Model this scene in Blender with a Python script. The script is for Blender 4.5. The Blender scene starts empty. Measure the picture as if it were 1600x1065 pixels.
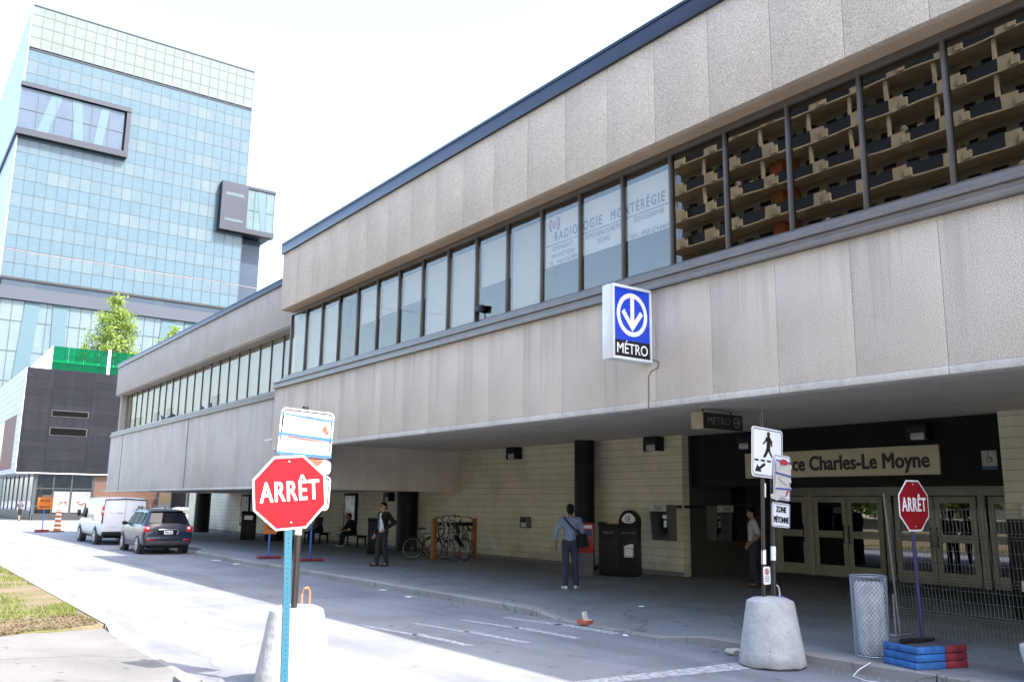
import bpy, bmesh, math, random
from mathutils import Vector, Matrix, noise as mnoise
R = math.radians
random.seed(7)
S = bpy.context.scene
COL = S.collection

# ------------------------------------------------------------------ camera
cam = bpy.data.cameras.new('camera'); cam_o = bpy.data.objects.new('camera', cam); COL.objects.link(cam_o)
cam.sensor_width = 36; cam.lens = 36*1357.94/1600; cam.clip_start = .1; cam.clip_end = 1500
yaw, pit, rol = R(36.1335), R(10.6847), R(.7352)
fw = Vector((math.sin(yaw)*math.cos(pit), math.cos(yaw)*math.cos(pit), math.sin(pit)))
rt = Vector((math.cos(yaw), -math.sin(yaw), 0)); up = rt.cross(fw)
r2 = rt*math.cos(rol)+up*math.sin(rol); u2 = -rt*math.sin(rol)+up*math.cos(rol)
cam_o.matrix_world = Matrix(((r2.x, u2.x, -fw.x, 0), (r2.y, u2.y, -fw.y, 0), (r2.z, u2.z, -fw.z, 1.85), (0, 0, 0, 1)))
S.camera = cam_o
# ------------------------------------------------------------------ sky, sun, exposure
to_sun = Vector((3.1, -7.5, 9.7)).normalized()
sun = bpy.data.lights.new('sun', 'SUN'); sun.energy = 2.15; sun.angle = R(.53); sun.color = (1, .95, .88)
sun_o = bpy.data.objects.new('sun', sun); COL.objects.link(sun_o)
sun_o.rotation_euler = to_sun.to_track_quat('Z', 'Y').to_euler(); sun_o.location = (0, 0, 60)
W = bpy.data.worlds.new('World'); S.world = W; W.use_nodes = True
wn = W.node_tree; bg = wn.nodes['Background']
sky = wn.nodes.new('ShaderNodeTexSky'); sky.sky_type = 'NISHITA'; sky.sun_disc = False
sky.sun_elevation = math.asin(to_sun.z); sky.sun_rotation = math.atan2(to_sun.x, to_sun.y)
sky.air_density = 1.0; sky.dust_density = 3.0; sky.ozone_density = 1.0
wn.links.new(sky.outputs[0], bg.inputs[0]); bg.inputs[1].default_value = .15
S.view_settings.view_transform = 'Standard'; S.view_settings.look = 'None'; S.view_settings.gamma = 1
S.view_settings.exposure = 2.52
S.cycles.max_bounces = 8; S.cycles.diffuse_bounces = 4; S.cycles.glossy_bounces = 4; S.cycles.transparent_max_bounces = 12
S.cycles.caustics_reflective = False; S.cycles.caustics_refractive = False

# ------------------------------------------------------------------ helpers
def tag(o, label=None, cat=None, group=None, kind=None):
    if label: o['label'] = label
    if cat: o['category'] = cat
    if group: o['group'] = group
    if kind: o['kind'] = kind
    return o
def thing(name, label, cat, loc=(0, 0, 0), rz=0, group=None):
    o = bpy.data.objects.new(name, None); COL.objects.link(o); o.empty_display_size = .2
    o.location = loc; o.rotation_euler = (0, 0, R(rz)); return tag(o, label, cat, group)
def copy_tree(o, parent=None):
    c = o.copy(); COL.objects.link(c)
    if parent: c.parent = parent
    for ch in o.children: copy_tree(ch, c)
    return c
AX = {'x': Vector((1, 0, 0)), 'y': Vector((0, 1, 0)), 'z': Vector((0, 0, 1))}
class MB:
    def __init__(s): s.b = bmesh.new()
    def box(s, x0, x1, y0, y1, z0, z1, bev=0, M=None):
        r = bmesh.ops.create_cube(s.b, size=1); vs = r['verts']
        for v in vs:
            v.co = Vector((x0+(v.co.x+.5)*(x1-x0), y0+(v.co.y+.5)*(y1-y0), z0+(v.co.z+.5)*(z1-z0)))
        if bev:
            es = list({e for v in vs for e in v.link_edges})
            q = bmesh.ops.bevel(s.b, geom=es, offset=bev, segments=2, affect='EDGES', profile=.5)
            vs = list({v for f in q['faces'] for v in f.verts} | {v for v in vs if v.is_valid})
        if M: bmesh.ops.transform(s.b, matrix=M, verts=vs)
        return s
    def cyl(s, p0, p1, r0, r1=None, n=12, caps=True):
        p0 = Vector(p0); p1 = Vector(p1); r1 = r0 if r1 is None else r1
        d = p1-p0; q = d.to_track_quat('Z', 'Y').to_matrix()
        a = [s.b.verts.new(p0+q@Vector((r0*math.cos(2*math.pi*i/n), r0*math.sin(2*math.pi*i/n), 0))) for i in range(n)]
        c = [s.b.verts.new(p1+q@Vector((r1*math.cos(2*math.pi*i/n), r1*math.sin(2*math.pi*i/n), 0))) for i in range(n)]
        for i in range(n): s.b.faces.new((a[i], a[(i+1) % n], c[(i+1) % n], c[i]))
        if caps: s.b.faces.new(a[::-1]); s.b.faces.new(c)
        return s
    def tube(s, pts, r, n=6, closed=False):
        pts = [Vector(p) for p in pts]; rings = []; L = len(pts)
        for i, p in enumerate(pts):
            a = pts[(i-1) % L] if (closed or i > 0) else p; c = pts[(i+1) % L] if (closed or i < L-1) else p
            d = (c-a).normalized(); ref = Vector((0, 0, 1)) if abs(d.z) < .9 else Vector((1, 0, 0))
            u = d.cross(ref).normalized(); w = u.cross(d)
            rr = r[i] if isinstance(r, (list, tuple)) else r
            rings.append([s.b.verts.new(p+u*rr*math.cos(2*math.pi*k/n)+w*rr*math.sin(2*math.pi*k/n)) for k in range(n)])
        for i in range(L if closed else L-1):
            A = rings[i]; B = rings[(i+1) % L]
            for k in range(n): s.b.faces.new((A[k], A[(k+1) % n], B[(k+1) % n], B[k]))
        if not closed: s.b.faces.new(rings[0][::-1]); s.b.faces.new(rings[-1])
        return s
    def prism(s, pts, d):      # planar outline (3-D points) swept by d
        d = Vector(d); a = [s.b.verts.new(Vector(p)) for p in pts]; c = [s.b.verts.new(Vector(p)+d) for p in pts]; n = len(a)
        s.b.faces.new(a[::-1]); s.b.faces.new(c)
        for i in range(n): s.b.faces.new((a[i], a[(i+1) % n], c[(i+1) % n], c[i]))
        return s
    def face(s, pts): s.b.faces.new([s.b.verts.new(Vector(p)) for p in pts]); return s
    def ball(s, c, r, rot=None, u=14, v=9):
        if not isinstance(r, (tuple, list)): r = (r, r, r)
        M = Matrix.Translation(Vector(c)) @ (rot or Matrix.Identity(4)) @ Matrix.Diagonal((*r, 1))
        bmesh.ops.create_uvsphere(s.b, u_segments=u, v_segments=v, radius=1, matrix=M); return s
    def cap(s, p0, p1, r0, r1=None, n=10):
        r1 = r0 if r1 is None else r1
        s.cyl(p0, p1, r0, r1, n); s.ball(p0, r0, u=n, v=6); s.ball(p1, r1, u=n, v=6); return s
    def torus(s, c, R0, r, axis='y', n=28, m=8):
        a = AX[axis]; u = a.orthogonal().normalized(); w = a.cross(u); c = Vector(c)
        return s.tube([c+u*R0*math.cos(2*math.pi*i/n)+w*R0*math.sin(2*math.pi*i/n) for i in range(n)], r, m, True)
    def lathe(s, c, prof, n=24, caps=True):
        c = Vector(c); rings = [[s.b.verts.new(c+Vector((r*math.cos(2*math.pi*k/n), r*math.sin(2*math.pi*k/n), z))) for k in range(n)] for r, z in prof]
        for i in range(len(rings)-1):
            for k in range(n): s.b.faces.new((rings[i][k], rings[i][(k+1) % n], rings[i+1][(k+1) % n], rings[i+1][k]))
        if caps: s.b.faces.new(rings[0][::-1]); s.b.faces.new(rings[-1])
        return s
    def build(s, name, m, parent=None, world=True, smooth=True, normals=True):
        if normals: bmesh.ops.recalc_face_normals(s.b, faces=s.b.faces)
        me = bpy.data.meshes.new(name)
        off = Vector((0, 0, 0))
        if parent and world:
            off = Vector(parent.location); pp = parent.parent
            while pp: off += Vector(pp.location); pp = pp.parent
            Rm = Matrix.Rotation(-parent.rotation_euler.z, 4, 'Z') if not parent.parent else Matrix.Identity(4)
            for v in s.b.verts: v.co = Rm @ (v.co-off)
        s.b.to_mesh(me); s.b.free()
        if smooth:
            for p in me.polygons: p.use_smooth = True
            me.set_sharp_from_angle(angle=R(35))
        o = bpy.data.objects.new(name, me); COL.objects.link(o)
        if m: me.materials.append(m)
        if parent: o.parent = parent
        return o
def rrect(w, h, r, n=4, cx=0, cz=0):   # rounded rectangle outline in local X-Z
    out = []
    for (sx, sz, a0) in ((1, 1, 0), (-1, 1, 90), (-1, -1, 180), (1, -1, 270)):
        for i in range(n+1):
            a = R(a0+90*i/n); out.append((cx+sx*(w/2-r)+r*math.cos(a), 0, cz+sz*(h/2-r)+r*math.sin(a)))
    return out
TXT = {}
def text(s, size, m, parent, origin, name='lettering', right=(1, 0, 0), upv=(0, 0, 1), bold=0, ext=.001, align='CENTER', sx=1, space=1, shear=0, world=True):
    """lettering centred on origin; right / upv give its reading and up directions"""
    cu = bpy.data.curves.new('t', 'FONT'); cu.body = s; cu.size = size; cu.align_x = align; cu.align_y = 'CENTER'
    cu.extrude = ext; cu.space_character = space; cu.shear = shear; cu.resolution_u = 3
    t = bpy.data.objects.new('t', cu); COL.objects.link(t)
    dg = bpy.context.evaluated_depsgraph_get(); me = bpy.data.meshes.new_from_object(t.evaluated_get(dg))
    bpy.data.objects.remove(t); bpy.data.curves.remove(cu)
    if bold:      # heavier strokes: slightly shifted copies of every letter
        bm = bmesh.new()
        for i, (dx, dy) in enumerate(((0, 0), (bold, 0), (-bold, 0), (0, bold*.8), (0, -bold*.8), (bold*.7, bold*.6), (-bold*.7, -bold*.6), (bold*.7, -bold*.6), (-bold*.7, bold*.6))):
            m2 = me.copy(); m2.transform(Matrix.Translation((dx/sx, dy, -.00012*i))); bm.from_mesh(m2); bpy.data.meshes.remove(m2)
        bm.to_mesh(me); bm.free()
    rv = Vector(right).normalized(); uv = Vector(upv).normalized(); nv = rv.cross(uv)
    M = Matrix(((rv.x*sx, uv.x, nv.x, origin[0]), (rv.y*sx, uv.y, nv.y, origin[1]), (rv.z*sx, uv.z, nv.z, origin[2]), (0, 0, 0, 1)))
    me.transform(M); me.name = name
    o = bpy.data.objects.new(name, me); COL.objects.link(o); me.materials.clear(); me.materials.append(m)
    if parent:
        o.parent = parent
        if world: 
            off = Vector(parent.location); pp = parent.parent
            while pp: off += Vector(pp.location); pp = pp.parent
            me.transform(Matrix.Translation(-off))
    return o
def remesh(mb, name, m, parent, vox=.01, smooth=4):
    me = bpy.data.meshes.new('tmp'); bmesh.ops.recalc_face_normals(mb.b, faces=mb.b.faces); mb.b.to_mesh(me); mb.b.free()
    t = bpy.data.objects.new('tmp', me); COL.objects.link(t)
    q = t.modifiers.new('r', 'REMESH'); q.mode = 'VOXEL'; q.voxel_size = vox; q.use_smooth_shade = True
    if smooth: k = t.modifiers.new('s', 'SMOOTH'); k.iterations = smooth; k.factor = .5
    dg = bpy.context.evaluated_depsgraph_get(); nm = bpy.data.meshes.new_from_object(t.evaluated_get(dg)); nm.name = name
    bpy.data.objects.remove(t); bpy.data.meshes.remove(me)
    for p in nm.polygons: p.use_smooth = True
    nm.materials.clear(); nm.materials.append(m)
    o = bpy.data.objects.new(name, nm); COL.objects.link(o); o.parent = parent
    return o

# ------------------------------------------------------------------ materials
class NT:
    def __init__(s, name):
        s.m = bpy.data.materials.new(name); s.m.use_nodes = True; s.t = s.m.node_tree; s.p = s.t.nodes['Principled BSDF']; s.out = s.t.nodes['Material Output']
    def n(s, k, **kw):
        q = s.t.nodes.new(k)
        for a, v in kw.items(): setattr(q, a, v)
        return q
    def l(s, a, b): s.t.links.new(a, b)
    def pos(s, scale=(1, 1, 1), obj=False):
        g = s.n('ShaderNodeTexCoord').outputs['Object'] if obj else s.n('ShaderNodeNewGeometry').outputs['Position']
        mp = s.n('ShaderNodeMapping'); mp.inputs['Scale'].default_value = scale; s.l(g, mp.inputs[0]); return mp.outputs[0]
    def noise(s, vec, scale, detail=3, rough=.55):
        q = s.n('ShaderNodeTexNoise'); q.inputs['Scale'].default_value = scale; q.inputs['Detail'].default_value = detail; q.inputs['Roughness'].default_value = rough
        s.l(vec, q.inputs['Vector']); return q.outputs['Fac']
    def ramp(s, fac, stops):
        q = s.n('ShaderNodeValToRGB'); e = q.color_ramp.elements
        while len(e) < len(stops): e.new(.5)
        for i, (p, c) in enumerate(stops):
            e[i].position = p; e[i].color = (*c, 1) if len(c) == 3 else c
        s.l(fac, q.inputs[0]); return q.outputs[0]
    def mix(s, fac, a, b, mode='MIX'):
        q = s.n('ShaderNodeMix', data_type='RGBA', blend_type=mode)
        for v, i in ((fac, 0), (a, 6), (b, 7)):
            if isinstance(v, (int, float)): q.inputs[i].default_value = v
            elif isinstance(v, tuple): q.inputs[i].default_value = (*v, 1) if len(v) == 3 else v
            else: s.l(v, q.inputs[i])
        return q.outputs[2]
    def math(s, op, a, b=0.0):
        q = s.n('ShaderNodeMath', operation=op)
        for v, i in ((a, 0), (b, 1)):
            if isinstance(v, (int, float)): q.inputs[i].default_value = v
            else: s.l(v, q.inputs[i])
        return q.outputs[0]
    def bump(s, h, strength=.3, dist=.01):
        q = s.n('ShaderNodeBump'); q.inputs['Strength'].default_value = strength; q.inputs['Distance'].default_value = dist
        s.l(h, q.inputs['Height']); s.l(q.outputs[0], s.p.inputs['Normal'])
    def col(s, c):
        if isinstance(c, tuple): s.p.inputs['Base Color'].default_value = (*c, 1)
        else: s.l(c, s.p.inputs['Base Color'])
    def set(s, rough=None, metal=None, spec=None, coat=None):
        if rough is not None: s.p.inputs['Roughness'].default_value = rough
        if metal is not None: s.p.inputs['Metallic'].default_value = metal
        if spec is not None: s.p.inputs['Specular IOR Level'].default_value = spec
        if coat is not None: s.p.inputs['Coat Weight'].default_value = coat; s.p.inputs['Coat Roughness'].default_value = .05
def sc(c, k): return tuple(min(1, v*k) for v in c)
def plain(name, c, rough=.6, metal=0, var=.12, vs=3, bump=0, bs=40, coat=None, spec=None, obj=True):
    q = NT(name); v = q.pos(obj=obj)
    f = q.noise(v, vs, 5)
    q.col(q.ramp(f, [(.3, sc(c, 1-var)), (.7, sc(c, 1+var))])); q.set(rough, metal, spec, coat)
    if bump: q.bump(q.noise(v, bs, 3), bump, .01)
    return q.m
def m_concrete(name, c, speck=.3, sscale=55, streak=.18, bump=.35, island=.05, sill=None):
    q = NT(name); v = q.pos()
    sp = q.noise(v, sscale, 3, .7); a = q.ramp(sp, [(.34, sc(c, 1-speck)), (.5, c), (.68, sc(c, 1+speck))])
    big = q.noise(v, .8, 5, .6); a = q.mix(.55, a, q.ramp(big, [(.3, (.72, .7, .68)), (.7, (1.0, 1.0, 1.0))]), 'MULTIPLY')
    st = q.noise(q.pos((4.2, 4.2, .10)), 1.0, 5, .7)
    a = q.mix(1.0, a, q.ramp(st, [(.42, (1, 1, 1)), (.60, (1-streak, 1-streak, 1-streak*.98)), (.74, (1-2*streak,)*3)]), 'MULTIPLY')
    if sill:      # run-off stains hanging below the sill
        sp_ = q.n('ShaderNodeSeparateXYZ'); q.l(v, sp_.inputs[0]); r1 = q.noise(q.pos((0, 1.7, .02)), 1.0, 5, .75); r2 = q.noise(q.pos((0, 9, .25)), 1.0, 3, .6)
        hang = q.math('SUBTRACT', sill, sp_.outputs[2]); ln = q.math('MULTIPLY', q.math('MAXIMUM', q.math('SUBTRACT', r1, .47), 0), 12)
        m_ = q.math('MULTIPLY', q.math('MINIMUM', q.math('MAXIMUM', q.math('SUBTRACT', ln, hang), 0), 1), q.math('ADD', q.math('MULTIPLY', r2, .9), .1))
        a = q.mix(q.math('MULTIPLY', m_, .55), a, sc(c, .48))
    g = q.n('ShaderNodeNewGeometry'); a = q.mix(1.0, a, q.ramp(g.outputs['Random Per Island'], [(0, (1-island,)*3), (1, (1, 1, 1))]), 'MULTIPLY')
    q.col(a); q.set(.9, spec=.25); q.bump(sp, bump, .008); return q.m
M_fascia = m_concrete('exposed_aggregate_concrete', (.60, .54, .47), .62, 88, .03, .45, .05, 5.16)
M_fascia_grey = m_concrete('weathered_aggregate_concrete', (.55, .517, .474), .38, 64, .06, .3, .05, 5.16)
M_upper = m_concrete('upper_aggregate_concrete', (.61, .548, .473), .52, 85, .03, .4, .05)
M_gap = plain('dark_joint', (.20, .18, .165), .9)
M_trim = m_concrete('pale_drip_edge', (.60, .575, .53), .10, 30, .12, .1)
M_soffit = m_concrete('painted_soffit', (.84, .78, .69), .05, 20, .06, .08, 0)
M_sill = plain('brown_metal_sill', (.17, .155, .145), .45, .2, .12)
M_bronze = plain('bronze_mullion', (.115, .105, .10), .4, .4, .1)
M_flash = plain('blue_grey_flashing', (.035, .042, .07), .4, .5, .1)
M_black = plain('black_paint', (.007, .007, .007), .5, spec=.2)
M_blackmetal = plain('black_metal', (.010, .0105, .0115), .45, 0, .2, spec=.25)
M_column = plain('dark_column_paint', (.009, .0086, .008), .5, 0, .25, 2, spec=.2)
M_steel = plain('galvanised_steel', (.42, .44, .46), .38, .8, .2, 12)
M_white = plain('white_enamel', (.80, .81, .82), .35, 0, .05)
M_offwhite = plain('off_white_enamel', (.66, .68, .64), .4, 0, .1)
M_rubber = plain('tyre_rubber', (.018, .018, .019), .8, 0, .2)
M_interior = plain('dark_interior', (.04, .035, .03), .9)
def m_brick():
    q = NT('cream_block_wall'); g = q.n('ShaderNodeNewGeometry'); sx = q.n('ShaderNodeSeparateXYZ'); q.l(g.outputs['Position'], sx.inputs[0])
    cx = q.n('ShaderNodeCombineXYZ'); q.l(q.math('ADD', sx.outputs[0], sx.outputs[1]), cx.inputs[0]); q.l(sx.outputs[2], cx.inputs[1])
    b = q.n('ShaderNodeTexBrick'); q.l(cx.outputs[0], b.inputs['Vector']); b.inputs['Scale'].default_value = 1
    b.inputs['Brick Width'].default_value = .6; b.inputs['Row Height'].default_value = .2; b.inputs['Mortar Size'].default_value = .004; b.inputs['Mortar Smooth'].default_value = .2
    b.inputs['Color1'].default_value = (.76, .70, .53, 1); b.inputs['Color2'].default_value = (.73, .67, .505, 1); b.inputs['Mortar'].default_value = (.60, .55, .42, 1)
    rowf = q.math('FRACT', q.math('DIVIDE', sx.outputs[2], .2)); rl = q.math('LESS_THAN', q.math('ABSOLUTE', q.math('SUBTRACT', rowf, .5)), .468)
    v = q.pos(); d = q.noise(v, 1.1, 6, .65)
    a = q.mix(1, b.outputs[0], q.ramp(rl, [(0, (.58, .56, .52)), (1, (1, 1, 1))]), 'MULTIPLY')
    a = q.mix(1, a, q.ramp(d, [(.32, (.82, .81, .79)), (.6, (1, 1, 1))]), 'MULTIPLY')
    gr = q.ramp(q.math('ADD', sx.outputs[2], q.math('MULTIPLY', d, .9)), [(.55, (.6, .58, .55)), (1.15, (1, 1, 1))])
    a = q.mix(.8, a, gr, 'MULTIPLY')
    q.col(a); q.set(.7); q.bump(q.math('ADD', rl, q.math('MULTIPLY', q.noise(v, 30), .2)), .5, .006); return q.m
M_block = m_brick()
M_block_dark = plain('dark_block', (.055, .05, .043), .8, 0, .2, 3, .3, 20)  # niche block in a far darker tone than the cream wall
M_band = plain('dark_entrance_band', (.010, .0098, .0088), .6, 0, .15, spec=.15)
M_door = plain('olive_grey_door_paint', (.62, .60, .465), .45, 0, .08)
def m_glass(name, tint, refl, wob=.0, rough=0, trans=True, wobscale=1.1, fres=.6, gcol=(.95, .97, 1)):
    q = NT(name); t = q.t; t.nodes.remove(q.p)
    gl = q.n('ShaderNodeBsdfGlossy'); gl.inputs['Roughness'].default_value = rough; gl.inputs['Color'].default_value = (*gcol, 1)
    if trans: a = q.n('ShaderNodeBsdfTransparent')
    else: a = q.n('ShaderNodeBsdfDiffuse')
    a.inputs['Color'].default_value = (*tint, 1)
    lw = q.n('ShaderNodeLayerWeight'); lw.inputs['Blend'].default_value = .35
    mx = q.n('ShaderNodeMixShader'); f = q.math('ADD', q.math('MULTIPLY', lw.outputs['Fresnel'], fres), refl)
    q.l(f, mx.inputs[0]); q.l(a.outputs[0], mx.inputs[1]); q.l(gl.outputs[0], mx.inputs[2]); q.l(mx.outputs[0], q.out.inputs[0])
    if wob:
        b = q.n('ShaderNodeBump'); b.inputs['Strength'].default_value = 1; b.inputs['Distance'].default_value = wob
        q.l(q.noise(q.pos((1, 1, 1)), wobscale, 1), b.inputs['Height']); q.l(b.outputs[0], gl.inputs['Normal'])
    return q.m
M_pane = m_glass('tinted_window_glass', (.22, .19, .15), .085, .0011, fres=.22, gcol=(1, .94, .84))
M_pane_left = m_glass('blue_window_glass', (.84, .83, .80), .012, .0015, fres=.20, gcol=(1, .965, .92))
M_doorglass = m_glass('door_glass', (.20, .20, .18), .16, 0)
M_carglass = m_glass('car_glass', (.008, .009, .011), .02, 0, .02, False, fres=.14)
M_shopglass = m_glass('shop_glass', (.22, .23, .22), .10, .001)
M_blind = plain('pale_blind', (.58, .565, .55), .8, 0, .05, 1)
M_banner = plain('white_banner', (.74, .76, .78), .7, 0, .02, 1)
M_navy = plain('navy_print', (.05, .06, .16), .6)
M_redprint = plain('red_print', (.45, .04, .05), .6)

def m_asphalt():
    q = NT('asphalt'); v = q.pos(); f = q.noise(v, 90, 3, .7); b = q.noise(v, .5, 6, .6); st = q.noise(q.pos((1.4, .12, 1)), 1, 4, .6)
    a = q.ramp(f, [(.3, (.175, .182, .198)), (.55, (.25, .259, .278)), (.75, (.36, .37, .387))])
    a = q.mix(1, a, q.ramp(b, [(.3, (.70, .70, .71)), (.7, (1.05, 1.05, 1.05))]), 'MULTIPLY')
    a = q.mix(1, a, q.ramp(st, [(.35, (.78, .78, .79)), (.6, (1, 1, 1))]), 'MULTIPLY')
    a = q.mix(1, a, q.ramp(q.noise(v, 3.2, 3, .5), [(.26, (.55, .55, .55)), (.33, (1, 1, 1))]), 'MULTIPLY')
    w = q.n('ShaderNodeTexVoronoi', feature='DISTANCE_TO_EDGE'); w.inputs['Scale'].default_value = .22
    dv = q.n('ShaderNodeVectorMath', operation='ADD'); nz = q.n('ShaderNodeTexNoise'); nz.inputs['Scale'].default_value = .8; nz.inputs['Detail'].default_value = 4; q.l(v, nz.inputs['Vector'])
    q.l(v, dv.inputs[0]); q.l(nz.outputs['Color'], dv.inputs[1]); q.l(dv.outputs[0], w.inputs['Vector'])
    a = q.mix(1, a, q.ramp(w.outputs[0], [(.0, (.72, .72, .73)), (.005, (1, 1, 1))]), 'MULTIPLY')
    q.col(a); q.set(.85, spec=.3); q.bump(f, .5, .008); return q.m
M_asphalt = m_asphalt()
def m_pave(name, c, crack=.45, csc=.32, joints=None):
    q = NT(name); v = q.pos(); f = q.noise(v, 60, 4, .7); b = q.noise(v, .7, 6, .65)
    a = q.ramp(f, [(.3, sc(c, .8)), (.7, sc(c, 1.15))]); a = q.mix(1, a, q.ramp(b, [(.3, (.70, .70, .71)), (.68, (1.04, 1.04, 1.04))]), 'MULTIPLY')
    w = q.n('ShaderNodeTexVoronoi', feature='DISTANCE_TO_EDGE'); w.inputs['Scale'].default_value = csc
    dv = q.n('ShaderNodeVectorMath', operation='ADD'); nz = q.n('ShaderNodeTexNoise'); nz.inputs['Scale'].default_value = 1.1; nz.inputs['Detail'].default_value = 5; q.l(v, nz.inputs['Vector'])
    q.l(v, dv.inputs[0]); q.l(nz.outputs['Color'], dv.inputs[1]); q.l(dv.outputs[0], w.inputs['Vector'])
    a = q.mix(1, a, q.ramp(w.outputs[0], [(.0, (crack,)*3), (.008, (1, 1, 1))]), 'MULTIPLY')
    sp = q.noise(v, 5.5, 2, .4); a = q.mix(1, a, q.ramp(sp, [(.27, (.62, .62, .62)), (.31, (1, 1, 1))]), 'MULTIPLY')
    q.col(a); q.set(.85, spec=.3); q.bump(q.math('ADD', f, q.math('MULTIPLY', b, 2)), .4, .008); return q.m
M_pave = m_pave('pavement_concrete', (.225, .238, .245), .6)
M_side = m_pave('sidewalk_concrete', (.175, .171, .165), .7, .15)
M_kerb = m_pave('kerb_concrete', (.30, .29, .28), .5, .8)
M_kerb_light = m_pave('pale_kerb_concrete', (.25, .245, .235), .7, .5)
def m_soil():
    q = NT('dry_lawn'); v = q.pos(); f = q.noise(v, 1.1, 6, .7); g = q.noise(v, 40, 3)
    a = q.ramp(f, [(.42, (.19, .15, .105)), (.56, (.155, .135, .075)), (.70, (.10, .12, .035))]); a = q.mix(.5, a, q.ramp(g, [(.3, (.5, .5, .5)), (.7, (1.2, 1.2, 1.2))]), 'MULTIPLY')
    q.col(a); q.set(.95, spec=.1); q.bump(g, .8, .03); return q.m
M_soil = m_soil()
def m_grass():
    q = NT('grass_blades'); g = q.n('ShaderNodeNewGeometry'); a = q.ramp(g.outputs['Random Per Island'], [(0, (.075, .11, .018)), (.6, (.12, .155, .035)), (1, (.21, .19, .075))])
    q.col(a); q.set(.7, spec=.2); return q.m
def m_marking():
    q = NT('worn_road_paint'); v = q.pos(); f = q.noise(v, 14, 6, .75); a = q.ramp(f, [(.42, (.20, .205, .215)), (.58, (.50, .51, .52))]); q.col(a); q.set(.8); return q.m
M_mark = m_marking()
# ------------------------------------------------------------------ setting: road, pavements, kerbs, lawn
def struct(name, mb, m): return tag(mb.build(name, m), kind='structure')
g = MB(); g.face([(-500, -400, -.05), (500, -400, -.05), (500, 700, -.05), (-500, 700, -.05)]); struct('ground', g, M_asphalt)
g = MB(); g.face([(-30, -60, 0), (70, -60, 0), (70, 130, 0), (-30, 130, 0)]); struct('road', g, M_asphalt)
def kz(y):     # the kerb and pavement dip at the crossing
    t = max(0, 1-max(0, abs(y-10.4)-1.0)/1.1); t = t*t*(3-2*t); return .13-.105*t
KX = 9.44
def kx(y): return KX+.10*mnoise.noise((0, y*.35, 3.1))+1.0*max(0, min(1, (y-31)/3))**2*(3-2*max(0, min(1, (y-31)/3)))
def sheet(name, xs, ys, zf, m):
    g = MB(); V = [[g.b.verts.new((x(y) if callable(x) else x, y, zf(x(y) if callable(x) else x, y))) for x in xs] for y in ys]
    for j in range(len(ys)-1):
        for i in range(len(xs)-1): g.b.faces.new((V[j][i], V[j][i+1], V[j+1][i+1], V[j+1][i]))
    return struct(name, g, m)
ys = [-40, -20, -8]+[-4+.25*i for i in range(85)]+[18+.25*i for i in range(80)]+[38.5, 40, 43, 46, 49, 51.8]
def pz(x, y):
    d = max(0, min(1, (x-kx(y))/1.9)); d = d*d*(3-2*d); return kz(y)*(1-d)+.13*d+.004*mnoise.noise((x*.7, y*.7, 0))
def kedge(y): return kx(y)+.155
def pcol(x): return lambda y: kedge(y)+(24-kedge(y))*(x-9.6)/14.4
sheet('pavement', [kedge]+[pcol(x) for x in (10.1, 10.7, 11.3, 11.9, 12.5, 13, 14, 16, 18, 20, 22, 24)], ys, lambda x, y: pz(x, y) if x < kx(y)+2.5 else .13, M_pave)
# kerb stones of the station pavement, one strip of separate stones with chipped edges
g = MB(); y = -30.0; rnd = random.Random(3)
while y < 51:
    L = rnd.uniform(1.6, 2.6); n = 10
    prof = []
    for i in range(n+1):
        yy = y+.012+(L-.024)*i/n; h = kz(yy); x = kx(yy); ch = .015+.022*abs(mnoise.noise((yy*2.3, 0, 7)))
        prof.append([(x, yy, -.04), (x+.008*mnoise.noise((yy*4, 1, 0)), yy, max(.004, h-ch)), (x+ch, yy, h+.003), (x+.16, yy, h+.003), (x+.16, yy, -.04)])
    V = [[g.b.verts.new(p) for p in r] for r in prof]
    for i in range(n):
        for k in range(4): g.b.faces.new((V[i][k], V[i][k+1], V[i+1][k+1], V[i+1][k]))
    g.b.faces.new(V[0]); g.b.faces.new(V[-1][::-1]); y += L
struct('kerb', g, M_kerb)
# lawn island, its kerb and the near sidewalk on the left
def lkx(y): return 2.94+.16*min(1, max(0, (y-14)/17))+(-.05 if y < 13 else 0)
g = MB(); 
def lawn_end(x): return 13.25+.28*(x-1.5)+.25*mnoise.noise((x*1.5, 2, 0))
xs = [-30, -15, -8, -4, -2]+[-1+.25*i for i in range(16)]
V = []
for x in xs:
    row = []
    for k in range(16):
        t = (max(0, k-1)/14)**2; yy = lawn_end(x)+t*(75-lawn_end(x))+.03*(k > 0); xx = min(x, lkx(yy)-.01) if x < 2.7 else lkx(yy)-.01
        row.append(g.b.verts.new((xx, yy, .13+.02*mnoise.noise((xx*1.2, yy*1.2, 0)) if k else .02)))
    V.append(row)
for i in range(len(xs)-1):
    for k in range(15): g.b.faces.new((V[i][k], V[i+1][k], V[i+1][k+1], V[i][k+1]))
struct('lawn', g, M_soil)
g = MB(); n = 30
V = []
for i in range(40):
    yy = 13.6+(i/39)**1.6*62; x = lkx(yy); V.append([g.b.verts.new(p) for p in ((x-.01, yy, -.04), (x-.0, yy, .145), (x+.15, yy, .15), (x+.165, yy, .13), (x+.17, yy, -.04))])
for i in range(39):
    for k in range(4): g.b.faces.new((V[i][k], V[i][k+1], V[i+1][k+1], V[i+1][k]))
g.b.faces.new(V[0])
struct('lawn_kerb', g, M_kerb_light)
g = MB(); V = []
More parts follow.
